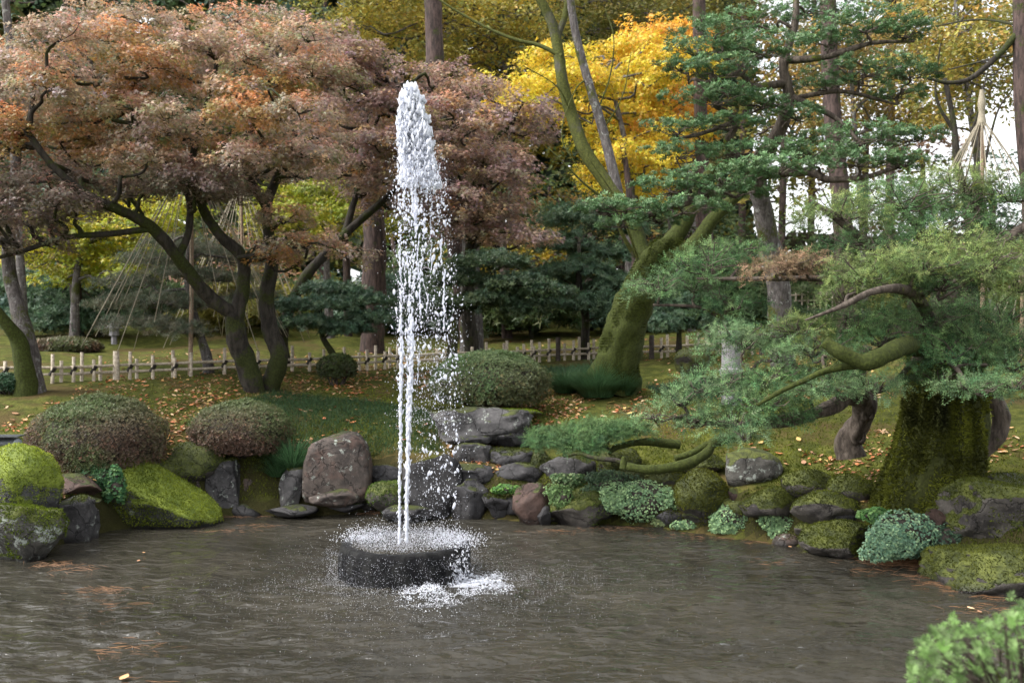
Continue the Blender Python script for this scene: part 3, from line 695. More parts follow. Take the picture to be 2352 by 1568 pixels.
n = 220; uu = rng.normal(1085, 28, n); vv = rng.normal(1338, 8, n); D = 4231 / (vv - 784); x = (uu - 1176) / FPX * D
keep = np.hypot(x - BX, D - BY) > .52; x, D = x[keep], D[keep]; n = len(x)
blobs(mb, np.stack([x, D, wave(x, D) + rng.uniform(0, .03, n)], -1), rng.uniform(.004, .012, n), rng.uniform(.4, 1., n), 1, .2)
n = 500; P = np.stack([rng.normal(-.42, .05, n), rng.normal(7.62, .05, n), np.abs(rng.normal(0, .13, n))], -1); blobs(mb, P, rng.uniform(.0015, .007, n), rng.uniform(1, 2.6, n), 0)
n = 5000; r = .55 + rng.exponential(.5, n); a = rng.uniform(math.pi, 2 * math.pi + .4, n); x = BX + .2 + r * np.cos(a); y = BY - .1 + r * np.sin(a)
P = np.stack([x, y, wave(x, y) + .002], -1); blobs(mb, P, rng.uniform(.0006, .0022, n), rng.uniform(.4, .8, n), 0)
tag(mb.build('foam', M['foam'], smooth=True), kind='stuff', label='white froth on the pond in front of the stone basin')

# ------------------------------------------------------------------ woody helpers
def wander(p0, p1, k=5, amp=.08, sag=0.):
    p0 = np.asarray(p0, float); p1 = np.asarray(p1, float); L = np.linalg.norm(p1 - p0)
    t = np.linspace(0, 1, k)[:, None]; P = p0 * (1 - t) + p1 * t
    P[1:-1] += rng.normal(size=(k - 2, 3)) * amp * L; P[:, 2] += sag * L * np.sin(t[:, 0] * math.pi); return P
def limb(mb, pts, r0, r1, sides=10, rough=.12, n=None, fr=8):      # pts: list of (u,v,d)
    P = np.array([W(*p) for p in pts]); tube(mb, P, [r0, r1], sides, n or len(pts) * 6, rough, fr=fr, seed=pts[0][0] * .1); return catmull(P, len(pts) * 6)
def twigs(mb, c, r, k, rad=.006, start=None, up=.3):
    c = np.asarray(c, float); r = np.asarray(r, float)
    for i in range(k):
        a = rng.uniform(0, 2 * math.pi); q = rng.uniform(.4, .95)
        e = c + [math.cos(a) * r[0] * q, math.sin(a) * r[1] * q, r[2] * rng.uniform(-.1, up)]
        s = c - [0, 0, r[2] * .35] if start is None else start
        tube(mb, wander(s, e, 4, .10), [rad, rad * .35], 3, 5)
def attach(mb, skel, c, r0, sides=6, amp=.07, sag=.04):            # a bough from the nearest wood to a pad
    S_ = np.concatenate(skel) if isinstance(skel, list) else skel
    w = S_ - c; d = np.linalg.norm(w * [1, 1, 1.2], axis=1) + np.clip(S_[:, 2] - c[2], 0, 9) * 1.5
    s = S_[np.argmin(d)]; P = wander(s, c, 6, amp, sag); tube(mb, P, [r0, r0 * .4], sides, 14, .1); return catmull(P, 8)

# ------------------------------------------------------------------ foreground left maple
def maple(name, label, limbs, pads, D, cols, top, bark, base, group, leaves, size, tuft=.13, per=26, tmpl=None, twig=5, mat='maple', droop=.55, cat='tree'):
    b = W(*base); b = on_ground(b) if True else b
    root = empty(name, b, label, cat, group)
    mb = MB(); sk = []
    for pts, r0, r1 in limbs: sk.append(limb(mb, pts, r0, r1, 14, .14))
    mc = MB(); tot = sum(p[3] * p[4] for p in pads)
    for p in pads:
        u, v, d, hw, hh = p[:5]; cc = p[5] if len(p) > 5 else cols; tp = p[6] if len(p) > 6 else top
        c = W(u, v, d); r = np.array([hw, hw * .85, hh]) / FPX * d
        q = attach(mb, sk, c - [0, 0, r[2] * .3], .022 + .02 * r[0]); 
        twigs(mb, c, r, twig, .008, up=.5)
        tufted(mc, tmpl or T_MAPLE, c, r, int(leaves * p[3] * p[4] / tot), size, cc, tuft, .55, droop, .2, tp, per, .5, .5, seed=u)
    part(mb, 'trunk', M[bark], root, True); part(mc, 'crown', M[mat], root, kind='stuff')
    return root
MAUVE = np.array([srgb(184, 166, 166), srgb(150, 138, 130), srgb(206, 178, 164), srgb(136, 140, 86), srgb(206, 166, 126), srgb(120, 126, 74)]) * 1.05
ORANGE = srgb(234, 168, 122)
PINK = srgb(214, 160, 142)
rngp = np.random.default_rng(11)
def autopads(outline, n, D0, D1, hw, hh, jit=.3):
    """pads spread evenly inside a polygon of photo pixels, at distances D0..D1 (layers lean towards us lower down)"""
    O = np.array(outline, float); out = []
    lo, hi = O.min(0), O.max(0); tries = 0; pts = []
    def inside(p):
        x, y = p; c = False; j = len(O) - 1
        for i in range(len(O)):
            if (O[i, 1] > y) != (O[j, 1] > y) and x < (O[j, 0] - O[i, 0]) * (y - O[i, 1]) / (O[j, 1] - O[i, 1]) + O[i, 0]: c = not c
            j = i
        return c
    for k in range(n):
        best = None
        for t in range(14):
            p = rngp.uniform(lo, hi)
            if not inside(p): continue
            m = min([((p[0] - q[0]) / hw) ** 2 + ((p[1] - q[1]) / (hh * 1.4)) ** 2 for q in pts], default=9e9)
            if best is None or m > best[0]: best = (m, p)
        if best is None: continue
        p = best[1]; pts.append(p)
        s = rngp.uniform(1 - jit, 1 + jit)
        out.append((p[0], p[1], rngp.uniform(D0, D1), hw * s, hh * s * rngp.uniform(.8, 1.2)))
    return out
out1 = [(-120, 120), (30, 110), (110, 40), (240, 20), (420, 60), (560, 20), (700, 60), (740, 170), (720, 260), (780, 350), (740, 400), (640, 420), (560, 400), (430, 440), (250, 450), (140, 500), (0, 560), (-120, 560)]
pads = autopads(out1, 74, 11.2, 14.5, 88, 34)
pads += [(50, 500, 11.9, 100, 28), (170, 475, 12.1, 90, 26), (-20, 560, 11.8, 80, 26), (110, 560, 12, 70, 16), (330, 440, 12.4, 80, 20), (540, 440, 12.7, 80, 26), (480, 420, 12.4, 80, 26), (700, 560, 12.6, 110, 26), (790, 575, 12.4, 70, 20), (640, 590, 13, 70, 30), (660, 500, 13.2, 80, 30), (600, 360, 12, 110, 34), (700, 350, 11.9, 90, 30), (250, 90, 12.5, 130, 40), (100, 160, 12.2, 110, 38), (300, 240, 11.8, 100, 30), (480, 100, 12.5, 120, 38), (610, 90, 12.8, 110, 38)]
LOW = np.array([srgb(150, 134, 132), srgb(120, 112, 98), srgb(112, 110, 78), srgb(160, 138, 126)]) * .85
def mcol(p):
    q = rngp.uniform()
    if p[1] > 400 and p[0] < 600: return (LOW, PINK * .6)
    if q < .5: return (MAUVE, ORANGE * (.95 + .3 * rngp.uniform()))
    if q < .8: return (MAUVE, PINK)
    return (np.array([srgb(200, 150, 84), srgb(150, 140, 76), srgb(178, 140, 120)]) * .9, ORANGE * 1.1)
pads = [p + mcol(p) for p in pads]
maple('maple_tree', 'spreading maple with mauve and orange leaves over two dark trunks', [
    ([(592, 925, 13.6), (570, 850, 13.5), (545, 780, 13.4), (540, 715, 13.3)], .16, .125),
    ([(538, 722, 13.3), (470, 672, 13.1), (408, 590, 12.8), (345, 520, 12.5), (275, 483, 12.2), (200, 448, 11.9), (120, 380, 11.7), (60, 300, 11.6)], .10, .035),
    ([(545, 725, 13.3), (558, 650, 13.3), (556, 590, 13.2), (505, 540, 13.1), (462, 470, 13), (440, 380, 12.9), (470, 260, 12.8), (500, 140, 12.8)], .10, .03),
    ([(408, 590, 12.8), (432, 535, 12.8), (432, 450, 12.9), (380, 380, 13), (330, 300, 12.9), (300, 180, 12.9)], .055, .02),
    ([(598, 925, 13.75), (640, 830, 13.7), (622, 760, 13.7), (612, 680, 13.7), (625, 600, 13.7), (612, 480, 13.7), (640, 400, 13.6), (680, 300, 13.4)], .14, .045),
    ([(350, 525, 12.5), (250, 537, 12.3), (150, 546, 12.1), (40, 580, 11.8), (-80, 610, 11.6)], .045, .02),
    ([(612, 480, 13.7), (570, 400, 13.3), (560, 330, 13.0), (610, 250, 13), (640, 140, 13)], .06, .02)],
    pads, 13, MAUVE, ORANGE, 'bark_maple', (595, 915, 13.6), 'maples', 108000, .044)
# middle maple behind the jet
MAUVE2 = np.array([srgb(140, 118, 124), srgb(116, 102, 102), srgb(152, 128, 124), srgb(122, 118, 80), srgb(170, 136, 84)]) * 1.4
out2 = [(700, 120), (760, 60), (860, 150), (1000, 160), (1120, 170), (1230, 200), (1220, 330), (1180, 420), (1220, 560), (1120, 560), (1020, 520), (900, 470), (760, 400), (720, 300)]
pads = autopads(out2, 52, 14.6, 17.5, 80, 26)
pads += [(1030, 250, 14.6, 80, 26, MAUVE2, ORANGE), (1110, 280, 14.4, 60, 24, MAUVE2, ORANGE), (1060, 200, 15, 50, 22, MAUVE2, ORANGE), (1160, 400, 15, 90, 26), (1200, 550, 15, 90, 22), (1100, 480, 15, 90, 26), (880, 310, 15, 70, 26, MAUVE2, ORANGE)]
maple('maple_tree', 'mauve leaved maple standing right behind the top of the jet', [
    ([(657, 850, 15.8), (648, 760, 15.8), (700, 640, 15.8), (790, 540, 15.8), (880, 460, 15.8), (960, 380, 15.8), (1050, 300, 15.8)], .11, .03),
    ([(790, 540, 15.8), (820, 440, 16), (850, 320, 16), (900, 200, 16)], .06, .02),
    ([(1085, 820, 16.6), (1075, 700, 16.4), (1082, 560, 16), (1090, 430, 16), (1120, 340, 16), (1180, 280, 16)], .13, .03),
    ([(1085, 480, 16), (1010, 420, 16), (960, 350, 16), (920, 260, 16)], .05, .02)],
    pads, 16, MAUVE2, srgb(196, 158, 156), 'bark_maple', (657, 845, 15.8), 'maples', 56000, .056, tuft=.15)

# ------------------------------------------------------------------ yellow maples behind
YEL = np.array([srgb(240, 214, 70), srgb(246, 222, 90), srgb(214, 204, 66), srgb(240, 192, 76), srgb(176, 176, 60)]) * .95
def simple_tree(name, label, trunk, pads, cols, top, leaves, size, bark='bark_grey', tuft=.2, tmpl=T_OVAL, group='trees of the garden wood', r0=.1, mat='leaf', droop=.3, twig=3, per=30):
    b = on_ground(W(*trunk[0])); root = empty(name, b, label, 'tree', group)
    mb = MB(); P = np.array([W(*t) for t in trunk]); P = np.vstack([b - [0, 0, .1], P[1:]])
    tube(mb, P, [r0, r0 * .35], 12, len(P) * 6, .1, seed=trunk[0][0] * .1); sk = catmull(P, 30)
    mc = MB(); tot = sum(p[3] * p[4] for p in pads)
    for p in pads:
        u, v, d, hw, hh = p[:5]; c = W(u, v, d); r = np.array([hw, hw * .85, hh]) / FPX * d
        attach(mb, sk, c - [0, 0, r[2] * .3], r0 * .28); twigs(mb, c, r, twig, r0 * .08, up=.5)
        cc = p[5] if len(p) > 5 else cols
        tufted(mc, tmpl, c, r, max(60, int(leaves * p[3] * p[4] / tot)), size, cc, tuft, .6, droop, .25, top, per, .5, .4, seed=u)
    part(mb, 'trunk', M[bark], root, True); part(mc, 'crown', M[mat], root, kind='stuff'); return root
oy = [(1130, 200), (1230, 110), (1330, 90), (1420, 110), (1520, 90), (1570, 160), (1560, 330), (1510, 460), (1450, 470), (1380, 400), (1340, 300), (1300, 260), (1180, 250)]
simple_tree('maple_tree', 'bright yellow maple glowing between the two pale leaning stems', [(1455, 800, 20), (1445, 600, 20), (1450, 430, 20), (1430, 300, 20), (1400, 180, 20)],
            autopads(oy, 30, 19, 22, 62, 22), YEL, srgb(252, 222, 90), 23000, .075, tuft=.24, tmpl=T_MAPLE, r0=.10, mat='maple', group='yellow maples')
oy2 = [(1480, 90), (1560, 60), (1570, 200), (1560, 380), (1500, 380), (1470, 250)]
simple_tree('maple_tree', 'orange yellow maple behind the left edge of the cloud pruned tree', [(1590, 800, 22), (1540, 500, 22), (1530, 300, 22)],
            autopads(oy2, 14, 21, 23, 70, 26), np.array([srgb(244, 188, 74), srgb(240, 200, 84), srgb(236, 168, 80)]) * .9, srgb(252, 200, 84), 13000, .08, tuft=.25, tmpl=T_MAPLE, mat='maple', group='yellow maples')
YG = np.array([srgb(200, 200, 56), srgb(160, 180, 60), srgb(220, 198, 64), srgb(130, 150, 54)]) * .85
simple_tree('maple_tree', 'yellow green maple seen under the crown of the left maple', [(170, 800, 19), (175, 640, 19), (190, 560, 19)],
            autopads([(60, 500), (300, 470), (420, 480), (430, 560), (300, 640), (160, 640), (60, 600)], 16, 18, 20, 80, 28), YG, srgb(215, 195, 50) * .8, 16000, .07, tuft=.2, tmpl=T_MAPLE, mat='maple', group='yellow maples')
simple_tree('maple_tree', 'lime green maple low behind the jet and the dark trunk', [(760, 790, 21), (750, 600, 21), (760, 480, 21)],
            autopads([(620, 440), (760, 420), (900, 440), (900, 520), (780, 540), (640, 520)], 12, 20, 22, 80, 26), YG * .8, srgb(170, 180, 50) * .7, 11000, .07, tuft=.2, tmpl=T_MAPLE, mat='maple', group='yellow maples')
YO = np.array([srgb(190, 176, 84), srgb(146, 150, 84), srgb(204, 178, 92), srgb(112, 126, 78)]) * .85
simple_tree('tall_tree', 'olive yellow tree filling the top centre above the jet', [(1190, 790, 26), (1180, 500, 26), (1160, 200, 26), (1150, -100, 26)],
            autopads([(760, -60), (1250, -80), (1250, 120), (1130, 200), (980, 150), (850, 100), (760, 40)], 26, 24, 28, 110, 40), YO, srgb(215, 185, 60) * .8, 20000, .12, tuft=.4, r0=.16)
simple_tree('tall_tree', 'olive green tree at the top above the yellow maple', [(1600, 780, 27), (1590, 400, 27), (1500, 100, 27), (1450, -100, 27)],
            autopads([(1240, -80), (1640, -80), (1640, 60), (1500, 100), (1330, 80)], 18, 25, 29, 120, 40), np.array([srgb(120, 125, 70), srgb(165, 150, 70), srgb(100, 110, 65)]) * .7, srgb(170, 160, 80) * .7, 15000, .12, tuft=.4, r0=.14)
simple_tree('tall_tree', 'thin yellow leaved tree against the white sky at the top right', [(2290, 760, 20), (2260, 500, 20), (2230, 260, 20), (2200, 60, 20), (2190, -80, 20)],
            autopads([(2110, 20), (2352, -40), (2400, 120), (2330, 210), (2230, 260), (2140, 300)], 26, 18, 22, 90, 26), np.array([srgb(196, 178, 80), srgb(140, 146, 76), srgb(196, 158, 84), srgb(120, 132, 78)]) * .8, None, 11000, .11, tuft=.4, r0=.09)
simple_tree('maple_tree', 'orange brown tree between the cloud pruned pads upper right', [(1990, 760, 24), (1980, 500, 24), (1960, 250, 24), (1950, 60, 24)],
            autopads([(1830, 60), (2130, 40), (2200, 130), (2160, 260), (2000, 290), (1850, 280)], 20, 22, 26, 90, 28), np.array([srgb(196, 164, 88), srgb(144, 144, 82), srgb(140, 132, 96)]) * .75, srgb(220, 166, 84) * .8, 11000, .11, tuft=.35, r0=.1)

# ------------------------------------------------------------------ cloud pruned tree
CG = np.array([srgb(88, 120, 82), srgb(68, 98, 64), srgb(114, 144, 98), srgb(76, 94, 58)]) * .9
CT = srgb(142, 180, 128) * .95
cp = [(1640, 72, 11.2, 95, 26), (1730, 45, 11.6, 100, 24), (1990, 52, 11, 130, 34), (2085, 70, 11, 70, 26), (1850, 20, 11.8, 80, 20), (1600, 112, 11.1, 80, 26), (1760, 108, 11, 120, 32), (1900, 90, 11.2, 70, 26),
      (1650, 160, 10.9, 110, 30), (1560, 150, 11.2, 55, 22), (1990, 160, 11.2, 140, 26), (2090, 170, 11.2, 80, 22), (1900, 195, 11.4, 70, 22), (1640, 222, 10.9, 110, 28), (1750, 235, 11, 70, 24), (2060, 215, 11.4, 80, 20), (1830, 262, 11.2, 70, 22),
      (1560, 292, 10.8, 85, 24), (1670, 285, 11, 90, 24), (1960, 315, 11, 150, 24), (2085, 312, 11, 90, 22), (1860, 350, 10.8, 110, 22), (1560, 350, 10.8, 90, 22), (1720, 350, 10.9, 120, 26), (1970, 368, 10.8, 110, 22), (2080, 370, 10.8, 80, 20),
      (1790, 385, 10.4, 120, 28), (1660, 405, 10.4, 130, 28), (1540, 425, 10.5, 100, 26), (1440, 478, 10.3, 105, 24), (1570, 475, 10.3, 110, 24), (1370, 475, 10.3, 60, 16), (1690, 440, 10.4, 90, 24), (1430, 512, 10.3, 60, 16), (1510, 500, 10.5, 70, 18)]
root = empty('cloud_pruned_tree', on_ground(W(1790, 760, 12.4)), 'cloud pruned evergreen with layered blue green pads and pale grey lower trunk', 'tree')
mb = MB(); sk = []
sk.append(limb(mb, [(1800, 860, 12.5), (1792, 740, 12.4), (1785, 640, 12.3), (1764, 540, 12.2), (1742, 430, 12.0)], .16, .115, 16))
part(mb, 'lower_trunk', M['bark_grey'], root, True); mb = MB()
for pts, a, b in [([(1742, 440, 12), (1745, 370, 11.8), (1790, 300, 11.6), (1812, 220, 11.5), (1800, 150, 11.5), (1825, 60, 11.5), (1830, -20, 11.5)], .105, .03),
                  ([(1742, 400, 11.9), (1700, 370, 11.5), (1670, 330, 11.3), (1690, 280, 11.2), (1640, 240, 11.1)], .06, .03),
                  ([(1745, 420, 11.9), (1640, 440, 11), (1560, 470, 10.6), (1460, 500, 10.4), (1380, 490, 10.3)], .06, .02),
                  ([(1760, 400, 11.9), (1860, 395, 11.2), (1900, 412, 11), (1980, 408, 10.9), (2060, 385, 10.9)], .06, .02),
                  ([(1812, 220, 11.5), (1880, 250, 11.4), (1930, 280, 11.3), (1990, 345, 11.1)], .045, .018),
                  ([(1805, 190, 11.5), (1730, 200, 11.2), (1700, 170, 11.1), (1620, 190, 11)], .05, .02),
                  ([(1800, 140, 11.5), (1900, 130, 11.2), (2000, 100, 11.1), (2100, 95, 11.1)], .045, .016),
                  ([(1812, 230, 11.5), (1930, 210, 11.4), (2060, 240, 11.4)], .035, .014),
                  ([(1690, 280, 11.2), (1600, 310, 11), (1540, 320, 10.9)], .03, .012)]: sk.append(limb(mb, pts, a, b, 10, .16))
mc = MB(); tot = sum(p[3] * p[4] for p in cp)
for u, v, d, hw, hh in cp:
    c = W(u, v, d); r = np.array([hw, hw * .8, hh]) / FPX * d
    attach(mb, sk, c - [0, 0, r[2] * .5], .02, amp=.1); twigs(mb, c - [0, 0, r[2] * .3], r, 9, .008, up=.5)
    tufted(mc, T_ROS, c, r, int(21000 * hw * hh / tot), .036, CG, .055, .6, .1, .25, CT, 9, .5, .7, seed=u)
part(mb, 'bough', M['bark_yew'], root, True, kind='stuff'); part(mc, 'crown', M['waxy'], root, kind='stuff')

# ------------------------------------------------------------------ mossy leaning tree and its stems
root = empty('leaning_tree', on_ground(W(1415, 850, 13.2)), 'leaning tree with thick moss covered trunk beside the tufted grass', 'tree')
mb = MB()
P = np.array([W(1402, 880, 13.3), W(1418, 830, 13.2), W(1432, 760, 13.1), W(1462, 680, 13.0), W(1500, 600, 12.9), W(1540, 545, 12.8)])
tube(mb, P, [.40, .27, .25, .24, .20, .06], 32, 40, .16, fr=5, flute=3.)
for pts, a, b in [([(1490, 620, 12.9), (1470, 560, 13), (1440, 480, 13.1)], .12, .09), ([(1520, 585, 12.9), (1560, 530, 12.9), (1590, 470, 12.9), (1640, 380, 12.9)], .14, .07),
                  ([(1530, 600, 12.8), (1590, 565, 12.8), (1640, 500, 12.8), (1715, 425, 12.8), (1780, 340, 12.9)], .12, .045)]: limb(mb, pts, a, b, 16, .15)
part(mb, 'trunk', M['bark_mossy'], root, True)
mb = MB()
limb(mb, [(1440, 490, 13.1), (1400, 430, 13.2), (1345, 350, 13.3), (1315, 270, 13.4), (1293, 190, 13.4), (1278, 90, 13.5), (1262, 40, 13.5), (1225, -30, 13.5)], .105, .06, 14, .08)
limb(mb, [(1278, 90, 13.5), (1300, 30, 13.5), (1305, -30, 13.5)], .045, .04)
part(mb, 'stem', M['bark_cherry'], root, True, label='greenish ringed stem curving up to the left')
mb = MB()
limb(mb, [(1425, 470, 13.15), (1412, 410, 13.2), (1385, 300, 13.3), (1355, 200, 13.3), (1325, 90, 13.3), (1305, -30, 13.3)], .075, .05, 14, .06)
part(mb, 'stem', M['bark_grey'], root, True, label='grey brown stem rising straighter than the ringed one')
mb = MB()
for pts, a, b in [([(1290, 130, 13.4), (1240, 105, 13.5), (1180, 90, 13.6), (1110, 60, 13.7), (1040, 20, 13.8), (980, -20, 13.9)], .032, .012), ([(1460, 590, 12.9), (1430, 540, 12.8), (1400, 470, 12.7), (1340, 420, 12.6), (1260, 340, 12.5)], .035, .008),
                  ([(1370, 260, 13.3), (1400, 180, 13.4), (1410, 90, 13.4), (1390, 20, 13.5)], .014, .006), ([(1385, 300, 13.3), (1430, 220, 13.2), (1450, 120, 13.2)], .014, .005), ([(1315, 270, 13.4), (1280, 200, 13.2), (1200, 150, 13.2)], .012, .005),
                  ([(1350, 180, 13.3), (1320, 210, 13.2), (1290, 310, 13.0), (1330, 390, 12.9)], .012, .005), ([(1480, 640, 12.9), (1420, 470, 12.5), (1350, 360, 12.4)], .018, .006)]: limb(mb, pts, a, b, 6, .1)
part(mb, 'bough', M['bark_cherry'], root, True)
# moss fringe on the leaning trunk
th_ = rng.uniform(0, 2 * math.pi, 9000); tt = rng.uniform(0, 1, 9000); CC = catmull(P, 60); ii = (tt * 59).astype(int); rad = np.interp(tt, np.linspace(0, 1, 6), [.40, .27, .25, .24, .22, .17])
dv = np.stack([np.cos(th_), np.sin(th_), 0 * th_], -1); Pp = CC[ii] + dv * rad[:, None] * .99
mb = MB(); scatter(mb, T_TUFT, Pp, unit(dv + rdir(9000) * .4 - [0, 0, .3]), rdir(9000), .03 * rng.uniform(.5, 1.2, 9000), np.array([.06, .078, .012]) * rng.uniform(.3, 1.3, (9000, 1)))
part(mb, 'moss', M['mossfuzz'], root, kind='stuff')

# ------------------------------------------------------------------ old yew at the right with its huge mossy trunk
root = empty('old_yew', on_ground(W(2130, 1180, 8.75)), 'old spreading yew on a huge shaggy mossy trunk at the right water edge', 'tree')
S = 110; NR = 80
zz = np.linspace(0, 1, NR)
cl = catmull([W(2120, 1240, 8.7), W(2128, 1130, 8.7), W(2155, 1030, 8.72), W(2168, 930, 8.78), W(2165, 840, 8.8), W(2150, 760, 8.8)], NR)
rx = np.interp(zz, [0, .2, .42, .65, .85, 1], [.54, .45, .36, .30, .25, .18])
th = np.linspace(0, 2 * math.pi, S, endpoint=False)
TH, ZZ = np.meshgrid(th, zz)
fl = vnoise(np.stack([np.cos(TH) * 2.6, np.sin(TH) * 2.6, ZZ * 1.6], -1)) * .42 + vnoise(np.stack([np.cos(TH) * 6, np.sin(TH) * 6, ZZ * 3 + 5], -1)) * .15 + fbm(np.stack([np.cos(TH) * 9, np.sin(TH) * 9, ZZ * 14], -1), 3) * .035
butt = np.clip(1 - ZZ / .35, 0, 1) ** 1.5 * np.clip(np.sin(TH * 5 + 1.3), 0, 1) * .34
rr = rx[:, None] * (1 + fl + butt)
VT = np.stack([cl[:, 0:1] + np.cos(TH) * rr, cl[:, 1:2] + np.sin(TH) * rr * .8, cl[:, 2:3] + 0 * TH], -1).reshape(-1, 3)
i = np.arange(NR - 1)[:, None] * S; j = np.arange(S)[None]; k = (j + 1) % S
FT = np.stack([i + j, i + k, i + S + k, i + S + j], -1).reshape(-1, 4)
mb = MB(); mb.add(VT, FT); part(mb, 'trunk', M['bark_stump'], root, True)
FTt = np.concatenate([FT[:, [0, 1, 2]], FT[:, [0, 2, 3]]])
moss_fuzz(root, VT, FTt, .72, (.014, .016, .006), (.19, .21, .03), 46000, .036)
mb = MB(); sk = []
MOSSY = MB()
for pts, a, b in [([(2150, 790, 8.8), (2130, 720, 8.3), (2085, 668, 7.6), (2010, 668, 7.25), (1930, 705, 7.15), (1850, 735, 7.15)], .06, .008),
                  ([(2140, 800, 8.8), (2170, 700, 8.8), (2230, 620, 8.7), (2300, 560, 8.7), (2380, 500, 8.7)], .12, .03),
                  ([(2120, 760, 8.8), (2080, 640, 8.8), (1990, 560, 8.7), (1920, 500, 8.6), (1860, 460, 8.6)], .08, .015),
                  ([(2160, 760, 8.8), (2150, 620, 9), (2100, 510, 9), (2040, 460, 9)], .08, .015), ([(2180, 760, 8.8), (2240, 560, 9.1), (2250, 460, 9.2), (2230, 380, 9.2)], .08, .015),
                  ([(1660, 730, 8.7), (1600, 705, 8.6), (1500, 700, 8.6)], .02, .01), ([(2060, 650, 8.3), (1900, 640, 8.2), (1750, 640, 8.3), (1600, 640, 8.5)], .035, .012),
                  ([(2100, 830, 8.4), (2080, 850, 8.2), (2040, 890, 8.0), (2020, 900, 7.9)], .03, .012), ([(2100, 825, 8.4), (2150, 828, 8.0), (2190, 840, 7.7), (2215, 870, 7.5)], .03, .012),
                  ([(1720, 860, 7.9), (1700, 880, 7.8), (1640, 885, 7.7), (1580, 905, 7.6)], .015, .006), ([(1940, 920, 8), (1900, 945, 7.9), (1800, 960, 7.8), (1700, 975, 7.7), (1590, 965, 7.6)], .05, .018)]:
    sk.append(limb(mb, pts, a, b, 10, .14))
for pts, a, b in [([(2130, 800, 8.3), (2075, 795, 7.6), (2030, 815, 7.35), (1985, 832, 7.3), (1935, 810, 7.3), (1893, 785, 7.35)], .075, .05), ([(1985, 835, 7.35), (1900, 850, 7.4), (1850, 872, 7.4), (1790, 900, 7.4), (1740, 930, 7.4)], .032, .012), ([(2060, 640, 8.2), (2020, 640, 8.15), (1990, 650, 8.1)], .035, .03)]:
    sk.append(limb(MOSSY, pts, a, b, 14, .16))
part(MOSSY, 'mossy_bough', M['bark_mossy'], root, True)
YW = np.array([srgb(72, 106, 66), srgb(90, 122, 76), srgb(50, 82, 54), srgb(108, 134, 82)]) * .8
YWD = YW * .75
YWY = np.array([srgb(104, 124, 72), srgb(126, 144, 78), srgb(80, 106, 68), srgb(136, 150, 88)]) * .68
YWP = np.array([srgb(100, 128, 84), srgb(126, 148, 104), srgb(70, 100, 66)]) * .8
YWB = np.array([srgb(138, 112, 90), srgb(158, 126, 102), srgb(116, 108, 76)]) * .75
yp = [(1930, 482, 8.6, 120, 40, YWY), (2060, 452, 8.9, 140, 46, YW), (2200, 422, 9, 120, 42, YWY), (2320, 440, 9, 80, 36, YW), (1990, 555, 8.6, 130, 28, YWD), (2150, 510, 8.8, 120, 40, YW), (2290, 520, 9, 90, 34, YWD), (2180, 460, 9.2, 120, 30, YW),
      (1985, 622, 7.7, 110, 36, YWY), (2110, 605, 7.6, 130, 38, YWY), (2250, 600, 7.5, 120, 42, YWY), (2335, 640, 7.4, 60, 46, YWY), (1940, 680, 7.7, 60, 24, YWY), (2060, 660, 7.9, 90, 22, YWY), (2230, 560, 7.8, 120, 30, YWY), (2150, 648, 7.8, 110, 30, YW),
      (1790, 612, 8.0, 85, 26, YWB), (1855, 600, 8.0, 60, 24, YWB), (1620, 600, 8.6, 105, 38, YW), (1515, 655, 8.6, 85, 26, YWP), (1700, 575, 8.8, 70, 26, YW), (1680, 690, 8.6, 85, 34, YWD), (1590, 655, 8.7, 80, 26, YW),
      (1700, 772, 8, 105, 40, YWP), (1830, 748, 7.9, 85, 26, YWY * .8), (1860, 795, 7.9, 130, 34, YWP), (2010, 770, 8.0, 120, 36, YW), (2120, 720, 8.3, 140, 46, YWD), (2280, 730, 8.3, 110, 60, YWD), (2180, 800, 7.9, 130, 40, YW), (2310, 820, 7.9, 90, 46, YWD), (2240, 780, 8.1, 120, 40, YWD), (1960, 735, 8.1, 90, 26, YWD),
      (1645, 880, 7.7, 100, 34, YWP), (1760, 862, 7.8, 100, 32, YW), (1880, 885, 7.6, 100, 28, YWP), (2010, 885, 7.5, 66, 22, YWP), (1560, 915, 7.6, 66, 22, YWP), (1500, 955, 7.5, 55, 10, YWP), (1680, 955, 7.5, 85, 30, YWP), (1705, 998, 7.4, 50, 20, YWP), (1820, 950, 7.7, 60, 22, YW), (1750, 920, 7.6, 100, 28, YW), (1600, 965, 7.6, 60, 16, YWP), (1900, 850, 7.9, 110, 26, YW),
      (2225, 888, 7.3, 75, 20, YWP), (2320, 876, 7.3, 66, 28, YWP), (2150, 860, 7.9, 80, 22, YWD)]
mc = MB(); tot = sum(p[3] * p[4] for p in yp)
for u, v, d, hw, hh, cc in yp:
    c = W(u, v, d); r = np.array([hw, hw * .75, hh * 1.3]) / FPX * d
    attach(mb, sk, c - [0, 0, r[2] * .4], .016, amp=.08); twigs(mb, c - [0, 0, r[2] * .2] - [0, r[1] * .35, 0], r, 14, .0085, up=.9)
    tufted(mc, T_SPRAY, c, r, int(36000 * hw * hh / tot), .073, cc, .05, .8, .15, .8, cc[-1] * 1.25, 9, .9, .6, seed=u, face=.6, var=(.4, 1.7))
part(mb, 'bough', M['bark_yew'], root, True, kind='stuff'); part(mc, 'crown', M['needle'], root, kind='stuff')
mb = MB(); tube(mb, [W(2250, 1060, 8.95), W(2285, 1010, 8.95), W(2300, 960, 8.95), W(2285, 915, 8.95), W(2262, 870, 8.9)], [.03, .07, .085, .07, .04], 16, 24, .15, fr=8, flute=3.); part(mb, 'bare_stem', M['bark_yew'], [o_ for o_ in bpy.data.objects if o_.name == 'old_yew'][0], True)
